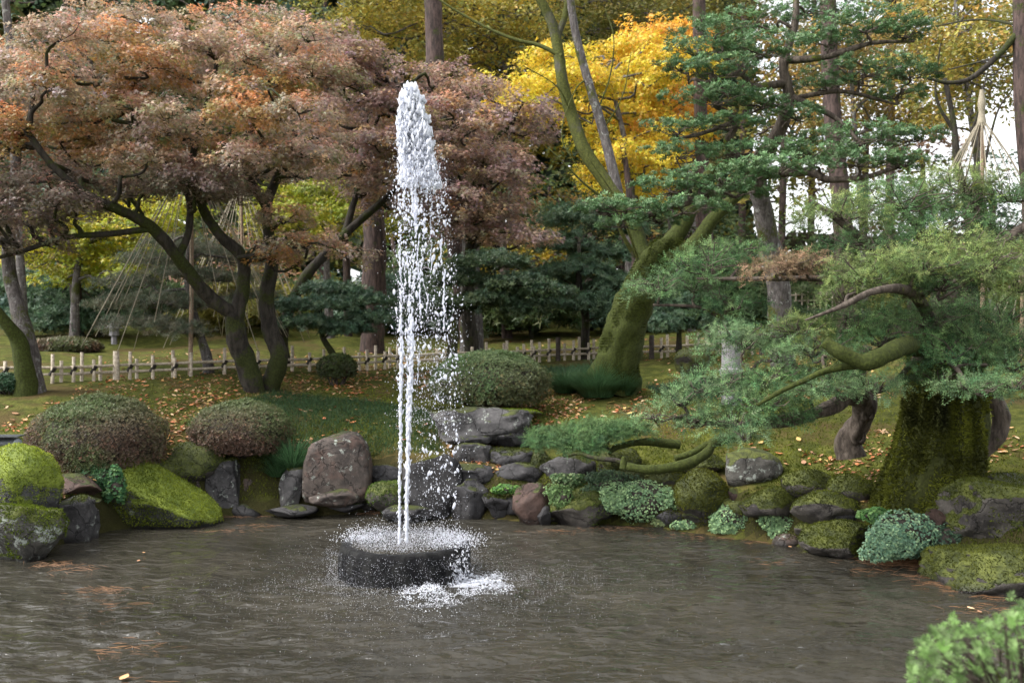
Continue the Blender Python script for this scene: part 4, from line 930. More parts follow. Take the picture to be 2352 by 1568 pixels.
# the gnarled second stem
root = empty('gnarled_stem', on_ground(W(1960, 1040, 9.5)), 'short twisted bare stem with knot holes left of the huge trunk', 'tree')
mb = MB()
tube(mb, [W(1955, 1050, 9.4), W(1950, 1010, 9.4), W(1978, 965, 9.3), W(1985, 930, 9.2), W(1968, 890, 9.0), W(1975, 850, 8.8), W(1990, 800, 8.6)], [.14, .12, .10, .12, .075, .06, .05], 24, 40, .16, fr=9, flute=3.)
limb(mb, [(1972, 915, 9.2), (1940, 915, 9.0), (1900, 935, 8.7), (1860, 955, 8.3), (1800, 970, 8.0), (1760, 975, 7.9)], .07, .035, 12, .14)
part(mb, 'trunk', M['bark_yew'], root, True)
mb = MB()
for (u, v, d, r) in [(1972, 1003, 9.27, .055), (1994, 948, 9.12, .05)]:
    a = np.linspace(0, 2 * math.pi, 15); c = W(u, v, d)
    mb = MB(); tube(mb, [c + [math.cos(t) * r, 0, math.sin(t) * r * 1.15] for t in a], [.02, .02], 8, smoothpath=False, rough=.2); part(mb, 'knot_hole', M['bark_yew'], root, True)

# low creeping conifer and mossy low branch
root = empty('creeping_conifer', on_ground(W(1620, 1030, 9.9)), 'low conifer branch creeping left over the bank on a mossy bent limb', 'shrub')
mb = MB(); sk = [limb(mb, [(1700, 1000, 9.6), (1640, 1015, 9.4), (1622, 1040, 9.3), (1580, 1065, 9.2), (1500, 1078, 9.2), (1440, 1072, 9.25)], .05, .045, 14, .16), limb(mb, [(1625, 1020, 9.35), (1590, 1040, 9.3), (1550, 1052, 9.3)], .035, .03, 12, .16)]
sk.append(limb(mb, [(1432, 1075, 9.25), (1432, 1060, 9.25), (1433, 1048, 9.25)], .036, .018, 10, .2)); sk.append(limb(mb, [(1560, 1020, 10.2), (1480, 1015, 10.1), (1420, 1025, 10), (1400, 1040, 9.9)], .05, .02, 12, .15))
part(mb, 'mossy_limb', M['bark_mossy'], root, True)
mb = MB(); limb(mb, [(1440, 1072, 9.25), (1420, 1058, 9.3), (1370, 1052, 9.4), (1330, 1042, 9.5), (1295, 1048, 9.6)], .026, .012, 8); limb(mb, [(1350, 1045, 9.5), (1320, 1025, 9.6), (1270, 1025, 9.7)], .012, .006, 6); limb(mb, [(1400, 1030, 9.9), (1340, 1015, 9.9), (1300, 975, 10)], .014, .006, 6)
part(mb, 'dark_bough', M['bark_maple'], root, True)
mc = MB()
for u, v, d, hw, hh in [(1300, 1008, 9.8, 95, 24), (1370, 990, 9.9, 85, 24), (1440, 985, 10, 60, 18), (1250, 1000, 9.9, 40, 18), (1340, 1030, 9.6, 50, 12)]:
    c = W(u, v, d); r = np.array([hw, hw * .6, hh]) / FPX * d; tufted(mc, T_SPRAY, c, r * [1, 1, 1.3], int(1.1 * hw * hh), .066, YW, .05, .6, .1, .5, YW[-1], 9, .9, .6, seed=u, face=.6, var=(.4, 1.6))
part(mc, 'foliage', M['needle'], root, kind='stuff')

# ------------------------------------------------------------------ clipped azaleas, hedge
def azalea(u, v, hw, hh, d, label, n, cols, top, size=.03, dep=.9, flatb=.62):
    c = W(u, v, d); r = np.array([hw, hw * dep, hh]) / FPX * d; g = on_ground(c)
    root = empty('clipped_azalea', g, label, 'shrub', 'clipped round azaleas')
    dr = rdir(n); dr[:, 2] = np.where(dr[:, 2] < -flatb, -dr[:, 2], dr[:, 2])
    k = 1 + .085 * fbm(dr * 2.4 + u, 3) + .035 * vnoise(dr * 14) + (rng.uniform(size=n) < .04) * rng.uniform(0, .09, n); dep_ = 1 - .16 * rng.uniform(0, 1, n) ** 1.8
    P = c + dr * r * (k * dep_)[:, None]
    cols = np.asarray(cols); t = np.clip(vnoise(P * 3.1 + u)[:, None] * 1.1 + .5 + rng.normal(size=(n, 1)) * .2, 0, 1)
    C = cols[0] * (1 - t) + cols[1] * t; C = np.where(rng.uniform(size=(n, 1)) < .12, cols[2], C)
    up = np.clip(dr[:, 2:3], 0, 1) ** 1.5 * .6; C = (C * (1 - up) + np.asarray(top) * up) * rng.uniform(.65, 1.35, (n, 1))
    mc = MB(); scatter(mc, T_LIGHT4, P, unit(dr + rdir(n) * .5 + [0, 0, .3]), rdir(n), size * rng.uniform(.7, 1.25, n), C)
    part(mc, 'foliage', M['waxy'], root, kind='stuff')
    # dark twiggy core
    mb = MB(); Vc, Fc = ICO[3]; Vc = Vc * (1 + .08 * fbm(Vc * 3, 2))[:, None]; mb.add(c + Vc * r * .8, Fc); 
    for a in np.linspace(0, 6.28, 9)[:-1]: tube(mb, wander(g + [math.cos(a) * .05, math.sin(a) * .05, -.05], c + [math.cos(a) * r[0] * .6, math.sin(a) * r[1] * .6, -r[2] * .2], 4, .1), [.015, .008], 5, 6)
    part(mb, 'twigs', M['fencepost'], root, True)
    return root
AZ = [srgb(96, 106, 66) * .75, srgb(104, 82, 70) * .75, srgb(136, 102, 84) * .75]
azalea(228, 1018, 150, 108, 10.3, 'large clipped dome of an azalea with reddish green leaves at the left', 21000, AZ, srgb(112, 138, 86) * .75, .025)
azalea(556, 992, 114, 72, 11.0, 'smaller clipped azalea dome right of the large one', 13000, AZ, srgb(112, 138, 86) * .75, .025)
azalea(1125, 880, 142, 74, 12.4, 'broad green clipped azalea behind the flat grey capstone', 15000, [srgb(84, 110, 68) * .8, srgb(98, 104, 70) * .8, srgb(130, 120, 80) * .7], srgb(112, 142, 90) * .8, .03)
azalea(230, 1095, 60, 30, 9.9, 'trailing low green sprigs under the large clipped azalea', 700, [srgb(70, 110, 70) * .8, srgb(60, 95, 60) * .8, srgb(110, 150, 90) * .7], srgb(90, 130, 80) * .8, .04)
azalea(150, 796, 80, 20, 17.5, 'low brown green clipped hedge on the slope far left', 2200, AZ, srgb(110, 116, 76) * .7, .06)
azalea(15, 880, 40, 20, 12.5, 'small dark green shrub at the left edge by the fence', 800, [srgb(60, 90, 64) * .7, srgb(50, 78, 56) * .7, srgb(80, 100, 70) * .7], srgb(90, 120, 90) * .7, .05)
azalea(775, 845, 45, 30, 14.2, 'small dark shrub in front of the fence left of the jet', 1200, [srgb(70, 84, 40) * .7, srgb(60, 70, 40) * .7, srgb(80, 80, 50) * .7], srgb(90, 110, 50) * .7, .05)

# ------------------------------------------------------------------ leafy pale cushions between the stones
def cushion(u, v, hw, hh, d, label, n, col=(srgb(138, 168, 122), srgb(112, 144, 106), srgb(164, 192, 138)), size=.024):
    c = W(u, v, d); r = np.array([hw * 1.12, hw * .7, hh * 1.05]) / FPX * d
    root = empty('leafy_cushion', c - [0, 0, r[2]], label, 'plant', 'pale leafy cushions between the stones')
    dr = rdir(n); dr[:, 1] = -np.abs(dr[:, 1]) * np.where(rng.uniform(size=n) < .85, 1, -1); k = 1 + .16 * fbm(dr * 2.4 + u, 3) - .07 * rng.uniform(0, 1, n)
    lo_ = rng.uniform(-1, 1, (7, 3)) * [.75, .3, .55]; lo_[0] = 0; ls = rng.uniform(.42, .62, 7); ls[0] = .85; li = rng.integers(0, 7, n)
    P = c + (lo_[li] + dr * ls[li][:, None]) * r * k[:, None]; P[:, 2] = np.maximum(P[:, 2], .02 + .03 * rng.uniform(size=n))
    t = np.clip(vnoise(P * 6)[:, None] * .7 + .5, 0, 1); C = (col[0] * (1 - t) + col[1] * t); C = np.where(rng.uniform(size=(n, 1)) < .3, col[2], C) * rng.uniform(.7, 1.3, (n, 1))
    mc = MB(); scatter(mc, T_ROUND, P, unit(dr * .8 + [0, -.2, .5] + rdir(n) * .55), rdir(n), size * rng.uniform(.6, 1.3, n), C); part(mc, 'foliage', M['leaf'], root, kind='stuff')
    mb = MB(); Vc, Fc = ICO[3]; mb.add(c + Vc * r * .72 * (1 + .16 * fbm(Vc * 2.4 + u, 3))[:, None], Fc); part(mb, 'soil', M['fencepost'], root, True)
cushion(1478, 1150, 82, 56, 10.0, 'largest pale green leafy cushion hanging over the waterline', 9000)
cushion(1400, 1110, 50, 30, 10.15, 'darker leafy cushion above and left of the largest one', 2600, (srgb(90, 116, 84) * .7, srgb(70, 96, 70) * .7, srgb(110, 136, 96) * .7))
cushion(1690, 1192, 60, 42, 9.6, 'pale leafy cushion below the clay coloured stone', 6000)
cushion(1585, 1208, 32, 18, 9.75, 'small leafy cushion at the foot of the furred tall stone', 1500)
cushion(1535, 1196, 28, 12, 9.85, 'tiny feathery cushion left of the small leafy one', 900, (srgb(130, 146, 100) * .8, srgb(110, 130, 90) * .8, srgb(150, 160, 110) * .8))
cushion(1812, 1212, 50, 42, 9.3, 'pale leafy cushion between yellow capped stone and the long domed stone', 5000)
cushion(2078, 1225, 84, 60, 8.15, 'blue green leafy cushion below the huge trunk', 9000, (srgb(136, 168, 136), srgb(108, 144, 118), srgb(160, 188, 146)))
cushion(2168, 1236, 44, 34, 8.1, 'dark leafy cushion right of the blue green one', 2000, (srgb(80, 108, 84) * .7, srgb(66, 92, 74) * .7, srgb(100, 126, 96) * .7))
cushion(2015, 1182, 40, 18, 8.3, 'small round leaved plant at the left root of the huge trunk', 900, (srgb(100, 150, 80) * .8, srgb(80, 124, 70) * .8, srgb(130, 170, 100) * .8), .04)
cushion(1290, 1140, 30, 26, 10.0, 'light green leaf patch on the left of the mossy stone', 1800, (srgb(126, 156, 96) * .8, srgb(100, 134, 84) * .8, srgb(150, 180, 116) * .8))
cushion(1300, 1100, 34, 16, 10.25, 'trailing ivy sprigs under the slate grey stone', 800, (srgb(110, 140, 90) * .8, srgb(84, 114, 74) * .8, srgb(150, 170, 120) * .8), .035)
cushion(1165, 1122, 30, 12, 10.35, 'small fern like sprigs above the wet black stone', 600, (srgb(90, 140, 66) * .8, srgb(70, 110, 56) * .8, srgb(120, 160, 80) * .8), .035)
cushion(580, 1150, 30, 16, 10.9, 'low bright sprigs at the waterline left of the long grass', 700, (srgb(80, 140, 90) * .7, srgb(60, 110, 76) * .7, srgb(100, 156, 90) * .7), .035)
cushion(265, 1110, 24, 40, 9.75, 'hanging clover sprigs between reddish stone and mossy slab', 900, (srgb(80, 130, 80) * .8, srgb(66, 110, 70) * .8, srgb(110, 150, 90) * .8), .035)

# ------------------------------------------------------------------ grasses
def grass_tuft(u, v, d, n, L, spread, label, col, up=1.2, wid=1., base_r=.1):
    c = ground_at(u, v); root = empty('grass_tuft', c, label, 'grass', 'long grass tufts')
    a = rng.uniform(0, 2 * math.pi, n); q = np.sqrt(rng.uniform(0, 1, n)); P = c + np.stack([np.cos(a) * q * base_r, np.sin(a) * q * base_r, 0 * a], -1)
    X = unit(np.stack([np.cos(a) * q * spread, np.sin(a) * q * spread, np.full(n, up)], -1) + rng.normal(size=(n, 3)) * .15); l = L * rng.uniform(.6, 1.15, n)
    side = unit(np.cross(X, np.broadcast_to([0, 0, 1.], X.shape))); out = unit(np.stack([np.cos(a), np.sin(a), 0 * a], -1))
    w = .004 * wid; T = [0, .35, .7, 1.]; Vs = []
    for t in T:
        C_ = P + X * (l * t * (1.25 - .5 * q))[:, None] + out * (l * .5 * t * t * spread * .55)[:, None] - np.array([0, 0, 1]) * (l * .24 * t ** 2.5)[:, None]
        Vs += [C_ - side * w * (1 - t * .85), C_ + side * w * (1 - t * .85)]
    V = np.stack(Vs, 1).reshape(-1, 3); off = (np.arange(n) * 8)[:, None, None]; f = np.array([(0, 1, 3, 2), (2, 3, 5, 4), (4, 5, 7, 6)])
    mb = MB(); C = np.repeat(np.asarray(col) * rng.uniform(.6, 1.4, (n, 1)), 8, 0); mb.add(V, (f[None] + off).reshape(-1, 4), C); part(mb, 'blades', M['leaf'], root, kind='stuff')
GG = srgb(80, 114, 76) * .85
grass_tuft(1372, 912, 12.6, 3600, .50, .9, 'big drooping dark green grass tuft at the foot of the leaning tree', GG * 1.0, up=1.5, base_r=.20)
grass_tuft(1300, 902, 12.9, 2000, .40, .9, 'smaller grass tuft left of the big drooping one', GG * .9, up=1.5, base_r=.14)
grass_tuft(1432, 910, 12.5, 1400, .38, .9, 'grass tuft right of the big drooping one', GG * .95, up=1.5, base_r=.11)
grass_tuft(672, 1085, 11.05, 900, .46, .9, 'long arching grass beside the narrow leaning stone', GG * 1.3, wid=1.3, base_r=.13)
grass_tuft(640, 1115, 10.95, 500, .34, 1.1, 'lower arching grass in front of the long one', GG * 1.2, wid=1.2, base_r=.1)
grass_tuft(1095, 925, 11.9, 500, .2, 1., 'short blue green grass behind the flat capstone', srgb(80, 120, 96) * .7, base_r=.18)
grass_tuft(1233, 1050, 10.6, 40, .2, .8, 'few grass blades by the yellow green moss hump', GG * 1.5, wid=1.6, base_r=.04)
# dwarf mondo grass carpet
def carpet(poly, n, L, col, label, name='mondo_grass'):
    O = np.array(poly, float); lo, hi = O.min(0), O.max(0); G = []
    while len(G) < n:
        q = rng.uniform(lo, hi, (n, 2)); x, y = q[:, 0], q[:, 1]; c = np.zeros(n, bool); j = len(O) - 1
        for i in range(len(O)):
            c ^= ((O[i, 1] > y) != (O[j, 1] > y)) & (x < (O[j, 0] - O[i, 0]) * (y - O[i, 1]) / (O[j, 1] - O[i, 1] + 1e-9) + O[i, 0]); j = i
        G += list(q[c])
    G = np.array(G[:n]); z = height(G[:, 0], G[:, 1]); P = np.stack([G[:, 0], G[:, 1], z - .01], -1)
    mb = MB(); X = unit(rng.normal(size=(n, 3)) * [.6, .6, .1] + [0, -.1, .75]); N = unit(np.cross(X, rdir(n)))
    C = np.asarray(col) * rng.uniform(.5, 1.5, (n, 1)); scatter(mb, T_BLADE, P, N, X, L * rng.uniform(.5, 1.3, n), C)
    tag(mb.build(name, M['leaf']), label=label, kind='stuff')
def wp(pts): return [tuple(ground_at(u, v)[:2]) for u, v in pts]
carpet(wp([(430, 970), (640, 900), (900, 930), (1010, 960), (1020, 1040), (860, 1070), (660, 1060), (440, 1010)]), 20000, .09, srgb(62, 90, 54) * .85, 'carpet of short dark green grass behind the upright stone')
carpet(wp([(1480, 890), (1600, 868), (1740, 880), (1740, 915), (1560, 925)]), 5000, .10, srgb(58, 90, 66) * .7, 'dark green grass patch near the stone lantern post')
carpet(wp([(1180, 850), (1420, 836), (1420, 846), (1180, 862)]), 1800, .12, srgb(66, 96, 66) * .7, 'thin grass strip along the foot of the fence')
# moss tufts over the bank
def moss_ground():
    n = 70000; x = rng.uniform(-5.6, 5.2, n); s = rng.exponential(1.5, n) + .05; y = shore(x) + s
    k = (vnoise(np.stack([x * .9, y * .9, x * 0], -1)) < .42) & (y < 15); x, y = x[k], y[k]; z = height(x, y); P = np.stack([x, y, z - .004], -1); n = len(P)
    t = np.clip(vnoise(P * 2.2)[:, None] * .8 + .45, 0, 1); C = (np.array([.06, .078, .012]) * (1 - t) + np.array([.19, .215, .028]) * t) * rng.uniform(.5, 1.4, (n, 1))
    mb = MB(); scatter(mb, T_TUFT, P, unit(rdir(n) * .6 + [0, 0, 1]), rdir(n), .026 * rng.uniform(.5, 1.4, n), C); tag(mb.build('ground_moss', M['mossfuzz']), kind='stuff', label='mossy turf over the bank')
moss_ground()

# ------------------------------------------------------------------ fallen leaves
LC = [srgb(222, 172, 126), srgb(206, 134, 88), srgb(232, 196, 156), srgb(176, 134, 104), srgb(206, 130, 92), srgb(214, 178, 112)]
def leaf_mesh(i):
    c = np.asarray(LC[i % 6]) * .95; mb = MB(); w = [.0, .20, .27, .2, .0]; X = np.linspace(-.5, .5, 5); cu = random.uniform(.1, .3); V = []
    for x_, w_ in zip(X, w): V += [(x_, -w_, cu * (x_ * x_ * 1.6 + w_)), (x_, 0, cu * x_ * x_ * 1.2), (x_, w_, cu * (x_ * x_ * 1.6 + w_ * .8))]
    F = []
    for a in range(4):
        for b in range(2): k = a * 3 + b; F.append((k, k + 3, k + 4, k + 1))
    mb.add(V, np.array(F), c); tube(mb, [(.48, 0, cu * .3), (.62, .02, cu * .45)], [.012, .008], 3, 3, col=c * .5); o = mb.build('fallen_leaf', M['litter'], smooth=True); me = o.data; bpy.data.objects.remove(o); return me
LM = [leaf_mesh(i) for i in range(12)]
LN = ['tan', 'rusty orange', 'pale beige', 'brown', 'red orange', 'golden']
def put_leaf(p, s, flat=.35, lab=None, grp='fallen leaves on the bank', zone=''):
    mi = random.randrange(12); lab = lab or (LN[mi % 6] + ' fallen leaf lying ' + zone)
    o = bpy.data.objects.new('fallen_leaf', LM[mi]); COL.objects.link(o); o.location = [float(a) for a in p]; o.scale = (s, s, s)
    o.rotation_euler = (random.uniform(-flat, flat), random.uniform(-flat, flat), random.uniform(0, 6.28)); tag(o, lab, 'leaf', grp)
zones = [((640, 890), (900, 925), 46, 'right of the left maple foot'), ((680, 940), (1000, 1040), 26, 'on the short dark grass behind the upright stone'), ((1260, 900), (1480, 965), 52, 'between round azalea and creeping conifer'), ((1480, 960), (1700, 1000), 16, 'above the mossy bent limb'), ((380, 900), (560, 935), 26, 'between the left maple and the clipped azaleas'), ((10, 925), (300, 975), 24, 'near the mossy foot of the left edge tree'), ((1700, 1000), (2000, 1080), 22, 'on the moss left of the twisted stem'), ((2260, 960), (2340, 1060), 12, 'on the moss right of the huge trunk'), ((180, 860), (480, 900), 26, 'on the moss in front of the bamboo fence'), ((1440, 870), (1620, 960), 24, 'around the stone lantern post')]
for (u0, v0), (u1, v1), k, zn in zones:
    for _ in range(k):
        p = ground_at(random.uniform(u0, u1), random.uniform(v0, v1), 7); p[2] += .018; put_leaf(p, random.uniform(.055, .105), zone=zn)
n = 22000; x = rng.uniform(-6.5, 5, n); y = shore(x) + .3 + rng.exponential(2.6, n); k = (vnoise(np.stack([x * .8, y * .8, x * 0 + 5], -1)) + .5 * vnoise(np.stack([x * 3, y * 3, x * 0 + 5], -1)) > .0) & (y < 22); x, y = x[k], y[k]; n = len(x)
mb = MB(); P = np.stack([x, y, height(x, y) + .012], -1); scatter(mb, T_OVAL, P, unit(rdir(n) * .5 + [0, 0, 1]), rdir(n), .055 * rng.uniform(.4, 1.4, n), np.array(LC)[rng.integers(0, 6, n)] * rng.uniform(.35, 1., (n, 1)))
tag(mb.build('leaf_litter', M['litter']), kind='stuff', label='scattered brown leaf litter')
# brown pine needles on the water and at the edge
def needles(c, n, sx, sy, L, z, col, mb):
    P = np.array([c[0], c[1], 0]) + rng.normal(size=(n, 3)) * [sx, sy, 0]; P[:, 2] = wave(P[:, 0], P[:, 1]) + z + rng.uniform(0, .004, n)
    a = rng.normal(0, .5, n); X = np.stack([np.cos(a), np.sin(a), 0 * a], -1); t = (np.array([(-.5, -.012, 0), (-.5, .012, 0), (0, .02, .03), (.5, 0, 0)]), np.array([(0, 1, 2), (0, 2, 3)]))
    scatter(mb, t, P, np.broadcast_to([0, -.2, 1.], P.shape) * 1., X, L * rng.uniform(.6, 1.2, n), np.asarray(col) * rng.uniform(.5, 1.4, (n, 1)))
mb = MB(); NC = srgb(160, 118, 82) * .42
def wpt(u, v): D = 4231 / (v - 784); return ((u - 1176) / FPX * D, D)
needles(wpt(2085, 1292), 900, .17, .10, .09, .012, NC, mb)
for u, v, n_ in [(560, 1180, 120), (880, 1176, 160), (1290, 1216, 60), (1430, 1212, 80), (1560, 1226, 40), (1760, 1240, 60), (500, 1215, 60), (600, 1205, 50), (1190, 1186, 40), (1640, 1232, 40)]: needles(wpt(u, v + 4), n_, .16, .05, .07, .006, NC, mb)
for u, v, n_ in [(130, 1295, 50), (180, 1310, 30), (235, 1355, 50), (270, 1390, 14), (290, 1485, 16), (360, 1475, 8), (320, 1560, 10), (2180, 1350, 40), (2250, 1400, 40), (2120, 1330, 40), (2260, 1370, 30), (2000, 1310, 20), (290, 1500, 8), (1760, 1290, 12)]: needles(wpt(u, v), n_, .10, .07, .10, .004, NC * 1.15, mb)
tag(mb.build('pine_needles', M['litter']), kind='stuff', label='rusty pine needles drifted along the waterline')
for u, v, s in [(285, 1560, .09), (330, 1272, .05), (318, 1290, .05), (2230, 1400, .07), (2250, 1408, .06), (1815, 1258, .05)]:
    x_, y_ = wpt(u, v); put_leaf((x_, y_, .012), s, .08, 'small red brown leaf floating on the pond', 'leaves floating on the pond')

# ------------------------------------------------------------------ bamboo fence
root = empty('bamboo_fence', on_ground(W(437, 866, 15)), 'low bamboo fence of paired pickets and two rails running behind the trees', 'fence')
FP = [(-80, 884), (150, 878), (300, 871), (437, 866), (600, 860), (760, 852), (900, 846), (1000, 842), (1240, 832), (1400, 826), (1520, 822), (1760, 815)]
FG = np.array([ground_at(u, v) for u, v in FP]); FU = np.array([p[0] for p in FP], float)
print('fence D', FG[:, 1].round(1))
def fpt(u): return np.array([np.interp(u, FU, FG[:, k]) for k in range(3)])
uu = [13, 60, 122, 138, 170, 184, 216, 227, 300, 312, 352, 395, 403, 437, 515, 560, 593, 668, 710, 743, 790, 824, 843, 861, 884, 894, 914, 1004, 1081, 1114, 1121, 1154, 1161, 1187, 1201, 1221, 1226, 1239, 1261, 1297, 1317, 1331, 1352, 1364, 1387, 1404, 1519, 1534, 1556, 1580, 1604, 1625, 1650, 1680, 1705, 1730]
for i, u in enumerate(uu):
    p = fpt(u); p[1] += .03 * (1 if i % 2 else -1); h_ = .34 + .05 * ((i * 7) % 3 - 1)
    mb = MB(); p[2] = float(height(p[0], p[1])); tube(mb, [p - [0, 0, .08], p + [random.uniform(-.006, .006), 0, h_]], [.026, .024], 8, 2, smoothpath=False); po = part(mb, 'picket', M['bamboo'], root, True)
    if i % 2 == 0:
        mb = MB(); c = p + [0, 0, .155]; tube(mb, [c - [.03, 0, .05], c + [.03, 0, .05]], [.03, .03], 6, 2, smoothpath=False); t_ = mb.build('cord_tie', M['cord'], po)
for u in [266, 1282, 1497, 1750]:
    p = fpt(u); p[2] = float(height(p[0], p[1])); mb = MB(); tube(mb, [p - [0, 0, .1], p + [0, 0, .40]], [.045, .042], 10, 3, smoothpath=False, rough=.05); part(mb, 'post', M['fencepost' if u > 300 else 'bamboo'], root, True)
for hgt in (.11, .20):
    us = np.arange(-80, 1770, 60.)
    for a in range(0, len(us) - 1, 4):
        seg = us[a:a + 5]; P = []
        for u in seg:
            p = fpt(u); P.append([p[0], p[1], p[2] + hgt + random.uniform(-.006, .006)])
        if len(P) > 1: mb = MB(); tube(mb, P, [.021, .019], 8, len(P) * 3); part(mb, 'rail', M['bamboo'], root, True)
root = empty('bamboo_fence', on_ground(W(1850, 700, 26)), 'small distant bamboo fence seen through the gap right of the grey trunk', 'fence')
for i, u in enumerate(range(1800, 1925, 14)):
    p = W(u, 700, 24); mb = MB(); tube(mb, [p - [0, 0, .3], p + [0, 0, .32]], [.02, .02], 6, 2, smoothpath=False); part(mb, 'picket', M['bamboo'], root, True)
for v in (676, 690): mb = MB(); tube(mb, [W(1780, v + 4, 24), W(1930, v - 4, 24)], [.02, .02], 6, 3, smoothpath=False); part(mb, 'rail', M['bamboo'], root, True)

# ------------------------------------------------------------------ rope cones
def rope_cone(u, v0, vb, d, ropes, label, rlen, spread, pole_r=.035, cap=.12):
    top = W(u, v0, d); base = on_ground(W(u, vb, d)); root = empty('rope_support', base, label, 'support', 'cone shaped winter rope supports')
    mb = MB(); tube(mb, [base, (top + base) / 2 + [.02, 0, 0], top], [pole_r, pole_r * .7], 8, 10); part(mb, 'pole', M['pole'], root, True)
    mb = MB(); tube(mb, [top + [0, 0, cap], top, top - [0, 0, cap * .7], top - [0, 0, cap * 1.6]], [pole_r * .8, pole_r * 1.6, pole_r * 1.2, pole_r * 2.2], 10, 12, .1); part(mb, 'straw_cap', M['rope'], root, True)
    for i in range(ropes):
        a = 2 * math.pi * i / ropes + random.uniform(-.06, .06); l = rlen * random.uniform(.75, 1); e = top + [math.cos(a) * spread * l / rlen, math.sin(a) * spread * l / rlen, -l]
        mb = MB(); tube(mb, [top - [0, 0, cap], (top + e) / 2 - [0, 0, .03], e], [.0065, .0065], 4, 5); part(mb, 'rope', M['rope'], root, True)
rope_cone(437, 330, 900, 14.3, 20, 'brown pole with straw ropes fanning down behind the left maple trunk', 3.0, 1.5)
rope_cone(553, 385, 800, 17.5, 18, 'straw cone of ropes seen under the left maple crown', 3.2, 1.3, cap=.18, pole_r=.03)
rope_cone(2255, 238, 760, 14.5, 24, 'straw rope cone on a pole against the white sky at the right', 1.6, .75, cap=.2)
rope_cone(2345, 600, 800, 15.5, 14, 'partly hidden ropes at the right edge behind the yew', 1.2, .6)

# ------------------------------------------------------------------ stone lantern post, far lantern, garden lamp
root = empty('stone_lantern', on_ground(W(1680, 905, 12.2)), 'grey granite lantern post with a raised ring behind yew foliage', 'lantern')
b = on_ground(W(1680, 905, 12.2)); x0, y0 = b[0], b[1]
def zat(v): return CAMZ - (v - 784) / FPX * y0
mb = MB(); tube(mb, [(x0, y0, b[2] - .1), (x0, y0, zat(862)), (x0, y0, zat(858))], [.125, .12, .12], 28, 14, .02, smoothpath=True); part(mb, 'lower_shaft', M['granite'], root, True)
mb = MB(); tube(mb, [(x0, y0, zat(864)), (x0, y0, zat(858)), (x0, y0, zat(850)), (x0, y0, zat(845))], [.125, .15, .15, .128], 28, 12, .01); part(mb, 'ring', M['granite'], root, True)
mb = MB(); tube(mb, [(x0, y0, zat(846)), (x0, y0, zat(775))], [.12, .115], 28, 14, .02, smoothpath=True); part(mb, 'shaft', M['granite'], root, True)
mb = MB(); tube(mb, [(x0, y0, zat(776)), (x0, y0, zat(770)), (x0, y0, zat(760))], [.12, .16, .17], 28, 8, .01); part(mb, 'platform', M['granite'], root, True)
root = empty('stone_lantern', on_ground(W(262, 800, 19)), 'small blurred grey lantern on the slope at the far left', 'lantern')
b = on_ground(W(262, 800, 19))
for nm, pts, rr in [('shaft', [(0, 0, -.1), (0, 0, .16)], [.06, .05]), ('light_box', [(0, 0, .16), (0, 0, .30)], [.09, .09]), ('roof', [(0, 0, .30), (0, 0, .34), (0, 0, .42)], [.17, .14, .02])]:
    mb = MB(); tube(mb, [b + p for p in pts], rr, 6, 6, smoothpath=True); part(mb, nm, M['granite'], root)
root = empty('garden_lamp', on_ground(W(15, 1035, 9.6)), 'grey garden floodlight with flat visor at the left edge', 'lamp')
c = W(12, 1020, 9.5)
mb = MB(); tube(mb, [c + [-.12, .05, 0], c + [.13, -.03, 0]], [.062, .066], 20, 6, smoothpath=False); part(mb, 'housing', M['lampmetal'], root, True)
mb = MB(); tube(mb, [c + [.128, -.03, 0], c + [.136, -.033, 0]], [.06, .055], 20, 3, smoothpath=False); part(mb, 'lens', M['lampglass'], root, True)
mb = MB(); z = .075; a = c + [-.15, -.11, z]; mb.add([a, a + [.32, 0, 0], a + [.30, .2, .0], a + [0, .2, 0], a + [0, 0, .012], a + [.32, 0, .012], a + [.30, .2, .012], a + [0, .2, .012]], np.array([(0, 3, 2, 1), (4, 5, 6, 7), (0, 1, 5, 4), (1, 2, 6, 5), (2, 3, 7, 6), (3, 0, 4, 7)])); part(mb, 'visor', M['lampmetal'], root)
mb = MB(); tube(mb, [c + [0, .02, -.3], c + [0, .02, -.05]], [.015, .015], 8, 3, smoothpath=False); part(mb, 'bracket', M['lampmetal'], root, True)

# ------------------------------------------------------------------ left tree with mossy foot
root = empty('pine_tree', on_ground(W(75, 915, 12.6)), 'two stemmed tree with mossy foot at the left edge by the fence', 'tree')
mb = MB(); P = np.array([W(78, 935, 12.6), W(72, 880, 12.6), W(62, 800, 12.6), W(45, 720, 12.7), W(22, 630, 12.8), W(20, 540, 12.8), W(35, 440, 12.9), W(30, 200, 13), W(12, 0, 13), W(5, -100, 13)])
tube(mb, P, [.19, .15, .12, .09, .08, .07, .06, .05, .04], 16, 60, .1); part(mb, 'trunk', M['bark_grey'], root, True)
mb = MB(); tube(mb, [W(60, 925, 12.5), W(58, 860, 12.45), W(45, 790, 12.4), W(20, 750, 12.3), W(-30, 690, 12.2)], [.16, .12, .1, .08, .06], 14, 30, .12); part(mb, 'trunk', M['bark_mossy'], root, True, label='mossy second stem bending to the left')

